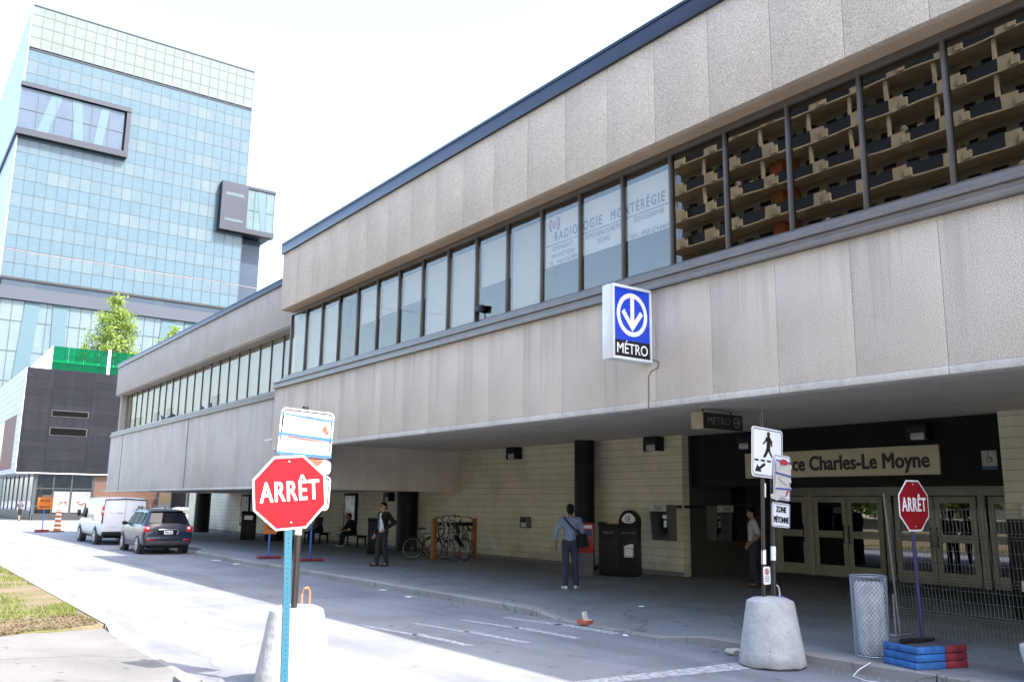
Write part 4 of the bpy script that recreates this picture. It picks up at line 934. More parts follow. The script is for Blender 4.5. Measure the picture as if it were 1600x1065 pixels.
# mesh litter basket with a clear bag
t = thing('litter_basket', 'blue-grey expanded-metal litter basket lined with a clear bag at the kerb edge', 'litter bin', (9.98, 6.25, .13), 0)
M_mesh = plain('blue_grey_mesh', (.32, .35, .40), .4, .5, .1)
q = MB(); rr0, H = .212, .93
for s in (1, -1):
    for i in range(26):
        pts = [((rr0-.022*(1-z/H))*math.cos(s*z*4.2+i*2*math.pi/26), (rr0-.022*(1-z/H))*math.sin(s*z*4.2+i*2*math.pi/26), z) for z in [H*k/14 for k in range(15)]]
        q.tube(pts, .0042, 4)
q.build('mesh_body', M_mesh, t, world=False)
for z, r_ in ((H, rr0), (.01, rr0-.022)): q = MB(); q.torus((0, 0, z), r_, .009, 'z', 36, 6); q.build('rim', M_mesh, t, world=False)
q = NT('clear_bag'); v = q.pos((1, 1, .4), obj=True); q.col(q.ramp(q.noise(v, 14, 3), [(.3, (.45, .46, .46)), (.7, (.80, .81, .80))])); q.set(.35); q.bump(q.noise(v, 20), .8, .02)
g = MB(); g.lathe((0, -.0, .02), [(.13, 0), (.15, .1), (.165, .5), (.17, .78), (.15, .84)], 20); g.build('bag', q.m, t, world=False)
# wire fence
t = thing('wire_fence', 'leaning welded wire fence panel on a grey post in front of the station doors', 'fence', (11.95, 7.0, .13), 0)
M_wire = plain('grey_wire', (.17, .175, .175), .5, .3)
q = MB(); L = 3.4; Hh = 1.72
zs = [i*.2 for i in range(9)]
for i in range(int(L/.05)+1):
    y = -i*.05; pts = [(-.17*(z/Hh), y, z) for z in (0,)]
    pts = []
    for z in (.0, .28, .32, .36, .75, .79, .83, 1.34, 1.38, 1.42, Hh):
        dx = -.045 if z in (.32, .79, 1.38) else 0; pts.append((-.17*(z/Hh)+dx, y, z+.02))
    q.tube(pts, .0028, 4)
for z in (.02, .16, .28, .32, .36, .52, .66, .75, .79, .83, 1.0, 1.17, 1.34, 1.38, 1.42, 1.58, Hh):
    dx = -.045 if z in (.32, .79, 1.38) else 0; q.tube([(-.17*(z/Hh)+dx-.004, 0, z+.02), (-.17*(z/Hh)+dx-.004, -L, z+.02)], .0032, 4)
q.build('wire_panel', M_wire, t, world=False)
q = MB(); q.cyl((0.0, .04, 0), (-.19, .04, 1.95), .015, n=10); q.build('post', plain('pale_grey_post', (.24, .24, .23), .5, .3), t, world=False)
q = MB(); q.cyl((0.0, -L-.04, 0), (-.19, -L-.04, 1.95), .018, n=10); q.build('post', M_steel, t, world=False)
q = MB(); q.box(-.25, .25, -.05, .12, 0, .035, .008); q.cyl((-.02, .09, .03), (-.03, .09, .55), .012, n=8); q.build('foot', M_steel, t, world=False)
q = MB(); q.box(-.25, .25, -L-.12, -L+.05, 0, .035, .008); q.build('foot', M_steel, t, world=False)
# blue metro sign box on the facade
M_mblue = plain('metro_blue', (.012, .055, .50), .25, 0, .03, 2, coat=.3); M_mframe = plain('cream_sign_frame', (.68, .71, .72), .35, .1, .06)
t = thing('metro_sign', 'blue and black MÉTRO box sign with white ringed arrow, fixed to the facade', 'metro sign', (9.055, 9.43, 4.57), 0); t.scale = (.945, 1, 1)
q = MB(); q.box(-.43, .43, -.085, .125, -.57, .57, .02); q.box(-.432, -.3, -.02, .02, -.572, .572, .004); q.build('casing', M_mframe, t, world=False)
q = MB(); q.box(-.43, .43, -.125, -.088, .525, .57, .008); q.box(-.43, .43, -.125, -.088, -.57, -.525, .008); q.box(-.43, -.39, -.125, -.088, -.524, .524, .008); q.box(.39, .43, -.125, -.088, -.524, .524, .008); q.build('frame', M_mframe, t, world=False)
q = MB(); q.box(-.389, .389, -.105, -.088, -.275, .524); f_ = q.build('blue_face', M_mblue, t, world=False)
q = MB(); q.box(-.389, .389, -.105, -.088, -.524, -.277); q.build('black_face', plain('black_acrylic', (.01, .01, .011), .25), t, world=False)
text('MÉTRO', .225, M_signwhite, t, (0, -.107, -.405), sx=.93, bold=.002, world=False)
q = MB(); n = 40; cz = .13
for a0 in range(n):
    a, b = 2*math.pi*a0/n, 2*math.pi*(a0+1)/n
    q.prism([(r_*math.cos(t_), -.109, cz+r_*math.sin(t_)) for r_, t_ in ((.335, a), (.335, b), (.265, b), (.265, a))], (0, .003, 0))
q.prism([(-.042, -.112, cz+.28), (.042, -.112, cz+.28), (.042, -.112, cz-.19), (-.042, -.112, cz-.19)], (0, .002, 0))
q.prism([(0, -.1125, cz-.255), (.235, -.1125, cz+.02), (.175, -.1125, cz+.075), (0, -.1125, cz-.14), (-.175, -.1125, cz+.075), (-.235, -.1125, cz+.02)], (0, .0021, 0))
q.build('arrow_emblem', M_signwhite, t, world=False)
q = MB(); q.box(.432, .468, -.04, .10, -.22, .20, .004); q.box(.44, .472, -.06, .12, .0, .17, .004)
q.build('bracket', M_black, t, world=False)
q = MB(); q.tube([(.43, .0, -.48), (.452, -.10, -.50), (.462, -.22, -.56), (.462, -.20, -.64), (.462, -.06, -.68), (.462, .0, -.75), (.46, .0, -1.0), (.448, .0, -1.235), (.47, -.02, -1.25), (.80, -.02, -.89), (2.0, .3, -.89), (3.4, 1.5, -.89)], .007, 5); q.build('cable', plain('dark_cable', (.06, .055, .05), .6), t, world=False)
# hanging metro box
t = thing('hanging_sign', 'dark unlit MÉTRO box sign with a ringed arrow hanging from the arcade ceiling', 'metro sign', (12.99, 11.05, 3.455), 0)
q = MB(); q.box(-.56, .56, -.09, .20, -.155, .155, .008); q.build('casing', plain('dull_cream_casing', (.50, .44, .28), .5), t, world=False)
q = MB(); q.box(-.555, .555, -.105, -.0905, -.15, .15, .003); q.build('face', plain('dark_acrylic', (.02, .018, .017), .3), t, world=False)
M_dim = plain('dull_grey_print', (.22, .21, .20), .5)
text('MÉTRO', .20, M_dim, t, (-.13, -.1065, -.005), sx=1.0, world=False)
q = MB(); q.torus((.385, -.107, 0), .095, .012, 'y', 26, 6); q.box(.30, .47, -.11, -.106, -.014, .014); q.prism([(.475, -.110, 0), (.40, -.110, .075), (.385, -.110, .055), (.43, -.110, 0), (.385, -.110, -.055), (.40, -.110, -.075)], (0, .003, 0)); q.build('arrow_emblem', M_dim, t, world=False)
q = MB(); q.cyl((-.4, .05, .155), (-.4, .05, .24), .012); q.cyl((.4, .05, .155), (.4, .05, .24), .012); q.build('hanger', M_black, t, world=False)
# station name board
t = thing('name_board', 'long cream board lettered Place Charles-Le Moyne over the entrance doors', 'station sign', (17.2, 11.45, 2.855), 0)
q = MB(); q.box(-.02, .046, -2.4, 2.4, -.295, .295, .004); q.build('board', plain('cream_board', (.56, .51, .33), .5, 0, .06, 1), t, world=False)
q = MB()
for y in (-2.3, -.8, .8, 2.3):
    for z in (-.26, .26): q.cyl((-.026, y, z), (-.02, y, z), .012, n=8)
q.build('screw', M_steel, t, world=False)
text('Place Charles-Le Moyne', .44, M_ink, t, (-.0228, -.36, -.01), right=(0, -1, 0), sx=.86, bold=.016, world=False)
# wheelchair notice
t = thing('access_notice', 'small wheelchair notice on the dark band right of the cream name board', 'notice', (17.235, 8.1, 2.8), 0)
q = MB(); q.box(-.004, .01, -.14, .14, -.1, .19); q.build('plate', plain('grey_notice', (.40, .42, .36), .5), t, world=False)
q = MB(); q.box(-.004, .01, -.14, .14, -.17, -.102); q.build('blue_strip', plain('blue_strip', (.03, .10, .16), .5), t, world=False)
q = MB(); q.tube([(-.006, .0+.05*math.cos(R(a)), .02+.05*math.sin(R(a))) for a in range(100, 400, 20)], .007, 5); q.tube([(-.006, .02, .12), (-.006, .015, .04), (-.006, -.04, .03), (-.006, -.06, -.02)], .009, 5); q.ball((-.006, .02, .145), (.004, .014, .014)); q.build('wheelchair_symbol', M_ink, t, world=False)

# ------------------------------------------------------------------ wall lamps, telephones, intercom
M_lens = plain('milky_lens', (.48, .47, .42), .3, 0, .05)
def wall_lamp(label, x, y, z, s=1):
    t = thing('wall_lamp', label, 'wall lamp', (x, y, z), 0, 'square wall lamps'); q = MB()
    q.box(-.30, 0, -.24, .24, .0, .20, .012); q.box(-.30, -.0, -.24, -.19, -.18, -.001, .006); q.box(-.30, -.0, .19, .24, -.18, -.001, .006); q.build('housing', M_blackmetal, t, world=False)
    q = MB(); q.box(-.26, -.02, -.185, .185, -.17, -.004, .02); q.build('lens', M_lens, t, world=False); t.scale = (s, s, s); return t
wall_lamp('square black wall lamp high on the cream block wall above the bicycles', 16.895, 22.75, 3.48)
wall_lamp('square black wall lamp on the cream block wall above the left telephone', 16.895, 16.5, 3.48)
wall_lamp('square black wall lamp low under the beam beside the far dark column', 16.895, 31.1, 2.1, .9)
wall_lamp('square wall lamp on the dark band above the name board', 17.245, 9.38, 3.40, .85)
wall_lamp('square wall lamp on the dark band half hidden behind the crossing sign', 17.245, 13.75, 3.40, .85)
M_phone = plain('grey_phone_hood', (.14, .135, .125), .5, 0, .1); M_header = plain('pale_phone_header', (.55, .54, .50), .4)
def phone(label, loc, rz, lettering):
    t = thing('pay_telephone', label, 'telephone', loc, rz, 'wall telephones')
    # local: back on +Y wall, open towards -Y
    q = MB()
    for s in (-1, 1): q.prism([(s*.36-.015, 0, .44), (s*.36-.015, -.40, .44), (s*.36-.015, -.30, -.45), (s*.36-.015, 0, -.45)], (.03, 0, 0))
    q.box(-.345, .345, -.02, 0, -.45, .44); q.box(-.345, .345, -.40, -.021, .41, .44); q.build('hood', M_phone, t, world=False)
    q = MB(); q.box(-.375, .375, -.43, -.40, .28, .45, .01); h = q.build('header', M_header, t, world=False)
    text('TELUS', .12, M_ink, h, (.03, -.4315, .365), sx=1, bold=.002, world=False)
    q = MB(); q.box(-.14, .14, -.14, -.021, -.28, .22, .015); b = q.build('telephone_body', M_blackmetal, t, world=False)
    q = MB(); q.box(-.08, .10, -.147, -.141, .10, .19); q.box(-.02, .1, -.147, -.141, -.12, .05); q.build('keypad', M_steel, b, world=False)
    q = MB(); q.tube([(-.10, -.17, .12), (-.105, -.19, .08), (-.105, -.19, -.06), (-.10, -.17, -.10)], [.026, .016, .016, .026], 8); q.tube([(-.10, -.17, -.11), (-.2, -.2, -.3), (-.1, -.16, -.34), (-.05, -.12, -.27)], .008, 5); q.build('handset', M_black, b, world=False); t.scale = (.82, .9, 1); return t
phone('grey hooded wall telephone on the cream block wall beside the recycling bin', (16.895, 16.18, 1.46), -90, 1)
phone('grey hooded wall telephone inside the dark entrance niche', (18.1, 15.65, 1.46), 0, 1)
q = MB(); q.box(16.85, 16.885, 15.66, 15.82, 1.83, 1.9); q.box(16.95, 17.7, 15.62, 15.65, 1.83, 1.9); tag(q.build('conduit', M_blackmetal), 'dark conduit running round the wall corner between the two telephones', 'conduit')
t = thing('dark_cabinet', 'tall black panel on the niche wall right of the inner telephone', 'cabinet', (19.0, 15.65, 1.4))
q = MB(); q.box(-.22, .22, -.14, 0, -.42, .50, .01); q.build('case', M_black, t, world=False); q = MB(); q.box(-.17, .17, -.15, -.141, -.36, .44); q.build('door', M_blackmetal, t, world=False)
q = MB(); q.box(-.22, .22, -.12, 0, .56, 1.05, .01); q.build('upper_box', M_black, t, world=False)
t = thing('intercom', 'small grey intercom box on the cream block wall left of the man with the bag', 'intercom', (16.895, 22.2, 1.33)); q = MB(); q.box(-.16, 0, -.19, .19, -.17, .17, .012); q.build('case', M_phone, t, world=False)
q = MB(); q.box(-.166, -.161, -.13, .13, .01, .14); q.build('speaker_grille', M_black, t, world=False); q = MB(); q.box(-.166, -.161, -.13, .1, -.14, -.02); q.build('plate', M_header, t, world=False)
t = thing('pier_box', 'pale wall box on the cream block pier beside the fence', 'wall box', (16.945, 7.2, 1.85)); q = MB(); q.box(-.14, 0, -.22, .22, -.15, .15, .015); q.build('case', M_offwhite, t, world=False); q = MB(); q.box(-.145, -.141, -.15, .15, -.02, .02); q.build('slot', M_black, t, world=False)
# framed wall posters
M_posterimg = None
def m_poster():
    q = NT('poster_print'); v = q.pos(obj=True); n = q.noise(v, 1.6, 3, .6); q.col(q.ramp(n, [(.30, (.04, .07, .03)), (.42, (.60, .60, .58)), (.52, (.70, .70, .70)), (.60, (.62, .16, .05)), (.70, (.35, .30, .05))])); q.set(.15); return q.m
M_posterimg = m_poster()
for lab, y, z0, z1, w in (('dark framed poster case with an orange and white print behind the seated men', 34.65, .56, 2.26, 1.15), ('pale framed poster case at the far left end of the arcade wall', 47.6, .56, 2.24, 1.3)):
    t = thing('poster_case', lab, 'poster case', (16.895, y, (z0+z1)/2)); h = z1-z0
    q = MB(); q.box(-.09, 0, -w/2, w/2, -h/2, h/2, .01); q.build('frame', M_black, t, world=False); q = MB(); q.box(-.095, -.091, -w/2+.1, w/2-.1, -h/2+.1, h/2-.1); q.build('poster', M_posterimg, t, world=False)
# ------------------------------------------------------------------ bins and boxes under the arcade
M_bin = plain('charcoal_bin', (.009, .0095, .0115), .5, 0, .15, spec=.25)
t = thing('recycling_station', 'twin charcoal waste and recycling bin with a rounded recycling crest against the block wall', 'recycling bin', (15.62, 16.62, .13), -52)
q = MB(); q.box(-.50, .0, -.28, .28, .03, 1.22, .015); q.box(.004, .50, -.28, .28, .03, 1.22, .015); q.build('body', M_bin, t, world=False)
q = MB(); q.box(-.52, .0, -.30, .30, 1.223, 1.28, .01); q.box(-.52, -.38, -.3, .3, 1.282, 1.33, .01); q.prism([(.01, -.30, 1.223), (.01, -.3, 1.32)]+[(.26+.25*math.cos(R(a)), -.30, 1.32+.32*math.sin(R(a))) for a in range(180, -1, -12)]+[(.51, -.3, 1.223)], (0, .58, 0)); q.build('lid', M_black, t, world=False)
q = MB(); q.box(-.44, -.06, -.286, -.281, .95, 1.13, .0); q.box(.06, .44, -.286, -.281, .95, 1.13); q.build('label_panel', M_black, t, world=False)
text('REBUTS', .085, M_dim, t, (-.25, -.288, 1.07), bold=.001, world=False); text('RECYCLER', .075, M_dim, t, (.25, -.288, 1.07), world=False)
q = MB(); q.prism([(.26+.15*math.cos(R(a))*(1.1-.35*math.sin(R(a))), -.303, 1.435+.125*math.sin(R(a))) for a in range(0, 360, 20)], (0, .003, 0)); q.build('crest_patch', M_signwhite, t, world=False)
q = MB(); q.tube([(.26+.07*math.cos(R(a)), -.305, 1.42+.07*math.sin(R(a))) for a in range(40, 330, 20)], .012, 6); q.ball((.265, -.305, 1.42), (.028, .003, .028)); q.build('crest_mark', M_navy, t, world=False)
q = MB(); q.prism([(.14, -.288, .48), (.37, -.288, .48), (.37, -.288, .80), (.3, -.288, .80), (.14, -.288, .75)], (0, .004, 0)); q.build('sticker', M_signwhite, t, world=False)
q = MB(); q.tube([(.16, -.289, .5), (.35, -.289, .5), (.35, -.289, .70), (.16, -.289, .70)], .008, 4, True); q.build('sticker_border', M_bluepaint, t, world=False)
for i in range(1):
    q = MB(); q.box(-.04, -.02, -.292, -.281, .6, .8); q.box(.03, .05, -.292, -.281, .6, .8); q.build('handle', M_black, t, world=False)
t = thing('newspaper_box', 'red newspaper box with a grey foot behind the man with the shoulder bag', 'newspaper box', (15.12, 17.4, .13), -46)
M_nred = plain('newspaper_red', (.34, .018, .02), .4, 0, .08)
q = MB(); q.box(-.24, .24, -.2, .2, .55, 1.30, .015); q.build('cabinet', M_nred, t, world=False); q = MB(); q.box(-.22, .22, -.18, .18, .0, .548); q.build('pedestal', plain('ribbed_grey_foot', (.09, .095, .10), .5), t, world=False)
q = MB(); q.box(-.19, .19, -.206, -.201, 1.16, 1.24); q.build('white_label', M_signwhite, t, world=False); q = MB(); q.box(-.19, .19, -.206, -.201, .96, 1.12); q.build('window', M_navy, t, world=False)
def litter_bin(label, loc, rz, h, w):
    t = thing('litter_bin', label, 'litter bin', loc, rz, 'dark litter bins under the arcade'); q = MB(); q.box(-w/2, w/2, -w/2, w/2, .02, h-.12, .02); q.build('body', M_bin, t, world=False)
    q = MB(); q.box(-w/2-.02, w/2+.02, -w/2-.02, w/2+.02, h-.118, h, .015); q.build('lid', M_black, t, world=False)
    q = MB(); q.box(-w*.3, w*.3, -w/2-.006, -w/2-.001, h-.38, h-.2); q.build('opening', M_steel if 'far' in label else M_black, t, world=False); q = MB(); q.box(-w*.38, w*.38, -w/2-.008, -w/2-.001, .1, h-.45, .003); q.build('door', M_blackmetal, t, world=False)
litter_bin('square charcoal litter bin just behind the man in the suit', (14.55, 27.7, .13), -30, 1.22, .66)
litter_bin('far dark litter bin near the left end of the arcade wall', (14.45, 40.2, .13), -25, 1.30, .62)
t = thing('domed_bin', 'tall black domed bin next to the far litter bin, partly behind the ARRÊT sign', 'litter bin', (15.3, 39.2, .13), -25); q = MB(); q.lathe((0, 0, 0), [(.42, 0), (.42, 1.25), (.38, 1.45), (.25, 1.58), (.05, 1.62)], 24); q.build('body', M_black, t, world=False); q = MB(); q.box(-.2, .2, -.43, -.36, 1.02, 1.18); q.build('opening', M_blackmetal, t, world=False)
t = thing('black_dispenser', 'black dispenser box with a white sticker behind the wire fence by the doors', 'dispenser', (15.72, 6.72, .13), -60); q = MB(); q.box(-.42, .42, -.3, .3, .0, 1.60, .03); q.build('cabinet', M_black, t, world=False)
q = MB(); q.box(-.33, -.29, -.306, -.301, .45, .62); q.build('sticker', M_signwhite, t, world=False); q = MB(); q.box(-.2, .35, -.306, -.301, .9, 1.25); q.build('window', M_blackmetal, t, world=False)
# benches
def bench(label, y):
    t = thing('bench', label, 'bench', (16.2, y, .13), 0, 'dark benches along the block wall')
    q = MB()
    for i in range(4): q.box(-.24+.125*i, -.24+.125*i+.105, -1.05, 1.05, .42, .46, .006)
    q.build('seat', M_blackmetal, t, world=False)
    for s in (-.8, .8): q = MB(); q.box(-.2, -.15, s-.03, s+.03, 0, .419); q.box(.15, .2, s-.03, s+.03, 0, .419); q.box(-.149, .149, s-.025, s+.025, .36, .418); q.build('leg', M_black, t, world=False)
bench('dark slatted bench under the framed poster with the man leaning forward', 33.0); bench('dark slatted bench with the bald seated man left of the poster', 36.6)
# bicycle rack
t = thing('bicycle_rack', 'bicycle rack of two orange posts joined by a dark beam', 'bicycle rack', (15.45, 24.2, .13))
M_rack = plain('orange_rack_paint', (.30, .125, .022), .55, 0, .3, 7)
for x in (-.75, .78): q = MB(); q.box(x-.075, x+.075, -.06, .06, 0, 1.28, .01); q.build('post', M_rack, t, world=False)
q = MB(); q.box(-.66, .69, -.05, .05, 1.04, 1.16); 
for i in range(7): q.tube([(-.55+.18*i, -.03, 1.04), (-.55+.18*i, -.06, .55), (-.55+.18*i, .06, .55), (-.55+.18*i, .03, 1.04)], .012, 5)
q.build('beam', M_blackmetal, t, world=False)
# electrical cords, litter, pigeons, floodlight
q = MB(); q.tube([(9.45, 5.95, .145), (9.36, 6.05, .06), (9.2, 6.02, .012), (9.1, 5.8, .01), (9.15, 5.5, .01), (9.35, 5.25, .012)], .006, 5); tag(q.build('white_cord', M_white), 'loose white cord looped over the kerb below the blue weights', 'cord')
q = MB(); q.tube([(10.3, 6.6, .15), (10.7, 6.75, .16), (11.2, 6.72, .15)], .008, 5); tag(q.build('electric_cable', M_black), 'short black cable on the pavement behind the litter basket', 'cable')
M_paper = plain('crumpled_paper', (.52, .49, .42), .8, 0, .15, 12); rr = random.Random(9)
def crumple(label, loc, s, m, name='litter', cat='litter', group='litter along the kerb'):
    q = MB(); q.ball((0, 0, s[2]*.8), s, u=9, v=6)
    for v in q.b.verts: v.co += Vector((rr.uniform(-1, 1)*s[0]*.3, rr.uniform(-1, 1)*s[1]*.3, rr.uniform(-.6, .6)*s[2]*.5)); v.co.z = max(.003, v.co.z)
    o = q.build(name, m, smooth=False); o.location = loc; o.rotation_euler.z = rr.random()*6; return tag(o, label, cat, group)
crumple('crumpled brown and white paper wrapper left of the shaded concrete base', (9.22, 7.72, .0), (.10, .07, .05), M_paper)
t = thing('food_carton', 'torn beige food carton on a red tray lying at the lowered kerb', 'litter', (9.42, 10.85, .03), 20)
q = MB(); q.box(-.13, .13, -.08, .08, 0, .06, .01, Matrix.Rotation(R(8), 4, 'X')); q.build('tray', plain('faded_red_tray', (.40, .09, .05), .7), t, world=False); q = MB(); q.box(-.075, .07, -.03, -.02, .02, .18, .002, Matrix.Rotation(R(-12), 4, 'X')); q.box(-.07, .07, -.10, -.03, .055, .065, .002); q.build('carton', M_paper, t, world=False)
for lab, x, y, s in (('white paper scrap in the gutter behind the parked cars', 9.25, 28.4, .16), ('white paper scrap in the gutter left of the teal post', 9.28, 26.6, .13), ('flat white scrap in the gutter right of the teal post', 9.3, 17.4, .09), ('folded white scrap on the asphalt beside the kerb joint', 9.1, 15.9, .11), ('tiny white scrap near the lowered kerb', 9.2, 9.7, .06), ('tiny pale scrap on the pavement in front of the entrance', 11.2, 11.4, .06)):
    crumple(lab, (x, y, .0 if x < 9.4 else .13), (s, s*.6, .012), M_signwhite)
q = MB()
rr = random.Random(13)
for i in range(420):
    y = 4+rr.random()**.8*24; x = kx(y)-.03-abs(rr.gauss(0, .16)); s = rr.uniform(.006, .018); q.ball((x, y, s*.3), (s, s*.8, s*.5), u=5, v=4)
tag(q.build('gutter_grit', plain('pale_grit', (.30, .29, .27), .9, 0, .3, 30), smooth=False), kind='stuff')
def pigeon(label, x, y, z, rz):
    t = thing('pigeon', label, 'pigeon', (x, y, z), rz, 'pigeons on the window sill'); q = MB()
    q.ball((0, 0, .13), (.13, .075, .08), Matrix.Rotation(R(-25), 4, 'Y')); q.cap((.09, 0, .17), (.13, 0, .25), .045, .035); q.ball((.14, 0, .265), (.04, .034, .036)); q.cyl((.17, 0, .26), (.20, 0, .25), .012, .002, 6); q.prism([(-.1, -.04, .10), (-.25, -.03, .03), (-.25, .03, .03), (-.1, .04, .10)], (0, 0, .02)); q.cyl((.02, .03, 0), (.01, .03, .08), .008, n=5); q.cyl((.02, -.03, 0), (.01, -.03, .08), .008, n=5)
    remesh(q, 'body', plain('slate_pigeon', (.05, .055, .075), .6, 0, .3, 20), t, .012, 2)
for lab, y, rz in (('pigeon farthest left on the sill of the set-back wing', 41.7, 120), ('pigeon beside it with its head down on the same sill', 40.6, 30), ('pigeon third along the sill, close to its neighbours', 40.0, 200), ('dark pigeon left of the pair nearer the main hall', 35.9, 100), ('dark pigeon right of the pair nearest the main hall', 34.9, 60)): pigeon(lab, 10.66, y, 5.423, rz)
t = thing('floodlight', 'small dark floodlight on a bracket standing on the sill before the blinds', 'floodlight', (9.83, 14.66, 5.58), 0); t.scale = (.82, .82, .82)
q = MB(); q.cyl((0, 0, 0), (0, 0, .24), .018, n=8); q.box(-.05, .05, -.09, .09, 0, .02); q.build('bracket', M_black, t, world=False); q = MB(); q.box(-.06, .06, -.17, .17, .24, .42, .02, Matrix.Rotation(R(8), 4, 'X')); q.build('head', M_blackmetal, t, world=False)
# ------------------------------------------------------------------ vehicles
M_rimsilver = plain('silver_rim', (.46, .47, .48), .4, .1); M_chrome = plain('bright_chrome', (.62, .63, .65), .18, .9, .05); M_lamp_red = plain('tail_lamp_red', (.55, .015, .02), .15, 0, .05, coat=.6); M_lamp_w = plain('clear_lamp', (.75, .75, .74), .12, 0, .05, coat=.5)
def wheel(parent, x, y, r, w, rimm, side):
    t = MB(); t.torus((0, 0, 0), r-.055, .055, 'x', 36, 10); 
    for v in t.b.verts: v.co.x *= w/.11
    t.cyl((-w*.42, 0, 0), (w*.42, 0, 0), r-.07, n=32); bmesh.ops.translate(t.b, verts=t.b.verts, vec=(x, y, r)); wh = t.build('wheel', M_rubber, parent, world=False)
    q = MB(); xo = side*w*.5
    q.cyl((xo-side*.02, 0, 0), (xo, 0, 0), .07, .055, 14); q.torus((xo-side*.02, 0, 0), r*.64, .016, 'x', 32, 6)
    for k in range(5):
        a = 2*math.pi*k/5+.3; d = Vector((0, math.cos(a), math.sin(a))); p = Vector((0, -math.sin(a), math.cos(a)))
        for s in (-1, 1): q.prism([Vector((xo-side*.02, 0, 0))+d*.05+p*(.012*s-.014), Vector((xo-side*.02, 0, 0))+d*.05+p*(.012*s+.014), Vector((xo-side*.03, 0, 0))+d*r*.64+p*(.045*s+.02), Vector((xo-side*.03, 0, 0))+d*r*.64+p*(.045*s-.02)], (side*.015, 0, 0))
    bmesh.ops.translate(q.b, verts=q.b.verts, vec=(x, y, r)); q.build('rim', rimm, wh, world=False); return wh
def car_body(stations, hw, name, m, parent, belt=.93):
    """stations: (y, z_low, z_belt, z_top, half-width factor, top half-width factor); front is +Y"""
    q = MB(); rows = []
    for (y, zl, zb, zt, k, kt) in stations:
        w = hw*k; wt = hw*kt; zm = zl+(zb-zl)*.5
        half = [(w*.90, zl), (w*.985, zl+.10), (w, zm), (w*.985, zb-.06), (w*.955, zb), (wt*1.0, zt-.09 if zt-zb > .2 else zb+(zt-zb)*.6), (wt*.92, zt-.025 if zt-zb > .1 else zt), (wt*.5, zt+.012)]
        pts = [(-a, z) for a, z in half]+[(a, z) for a, z in half[::-1]]
        rows.append([q.b.verts.new((a, y, z)) for a, z in pts])
    n = len(rows[0])
    for i in range(len(rows)-1):
        for k in range(n): q.b.faces.new((rows[i][k], rows[i][(k+1) % n], rows[i+1][(k+1) % n], rows[i+1][k]))
    q.b.faces.new(rows[0]); q.b.faces.new(rows[-1][::-1])
    bmesh.ops.recalc_face_normals(q.b, faces=q.b.faces)
    o = q.build(name, m, parent, world=False)
    for p in o.data.polygons: p.use_smooth = True
    o.data.set_sharp_from_angle(angle=R(38)); return o
def car_paint(name, c, dirt=.25):
    q = NT(name); v = q.pos(obj=True); n = q.noise(v, 2.5, 5, .6); ge = q.n('ShaderNodeSeparateXYZ'); q.l(v, ge.inputs[0])
    d = q.ramp(q.math('ADD', ge.outputs[2], q.math('MULTIPLY', n, .5)), [(.35, (1, 1, 1)), (.85, (0, 0, 0))]); q.col(q.mix(q.math('MULTIPLY', d, dirt), c, (.22, .20, .18))); q.set(.32, .0, .4, .25); return q.m
# --- dark grey SUV
sv = thing('parked_suv', 'dark blue-grey SUV parked at the kerb with its chrome tailgate bar towards us', 'car', (8.77, 32.35, 0), -2); sv.scale = (.92, .92, .92)
M_suv = car_paint('slate_metallic_paint', (.013, .021, .040), .03)
HW = .92
body = car_body([(0, .38, .80, .86, .93, .90), (.05, .34, .98, 1.03, .97, .84), (.22, .32, 1.05, 1.30, 1, .80), (.46, .30, 1.08, 1.60, 1, .745), (.75, .30, 1.08, 1.665, 1, .735), (1.6, .30, 1.07, 1.69, 1, .745), (2.5, .30, 1.05, 1.67, 1, .745), (2.95, .30, 1.04, 1.58, 1, .75), (3.65, .30, 1.03, 1.10, .99, .80), (4.3, .32, .94, 1.0, .96, .78), (4.62, .36, .80, .86, .86, .70), (4.72, .40, .66, .70, .74, .62)], HW, 'body', M_suv, sv)
M_trimdark = plain('dark_plastic_trim', (.022, .022, .024), .6)
q = MB(); q.box(-.80, .80, -.075, .10, .34, .52, .04); q.box(-.90, -.86, .5, 4.2, .28, .40, .02); q.box(.86, .90, .5, 4.2, .28, .40, .02); q.build('lower_trim', M_trimdark, sv, world=False)
q = MB(); q.box(-.84, .84, -.06, .12, .523, .66, .035); q.build('bumper', M_suv, sv, world=False)
# glazing sits just outside the body shell
def side_win(ya, yb, z0, z1, xb, xt, ya2=None, yb2=None, s=-1, m=M_carglass, par=None):
    q = MB(); ya2 = ya if ya2 is None else ya2; yb2 = yb if yb2 is None else yb2
    q.prism([(s*xb, ya, z0), (s*xb, yb, z0), (s*xt, yb2, z1), (s*xt, ya2, z1)], (s*-.02, 0, 0)); return q.build('side_window', m, par or sv, world=False, smooth=False)
for s in (-1, 1):
    side_win(.50, 1.25, 1.12, 1.55, .885, .715, .62, 1.25, s); side_win(1.33, 2.15, 1.11, 1.575, .885, .72, 1.33, 2.12, s); side_win(2.22, 3.25, 1.10, 1.565, .885, .722, 2.20, 2.68, s)
q = MB(); q.prism([(-.70, .145, 1.16), (.70, .145, 1.16), (.60, .385, 1.53), (-.60, .385, 1.53)], (0, -.03, .015)); q.build('rear_window', M_carglass, sv, world=False, smooth=False)
q = MB(); q.box(-.02, .30, .115, .14, 1.185, 1.21, .004); q.build('wiper', M_black, sv, world=False)
q = MB(); q.box(-.62, .62, .33, .56, 1.60, 1.635, .012); q.build('spoiler', M_suv, sv, world=False)
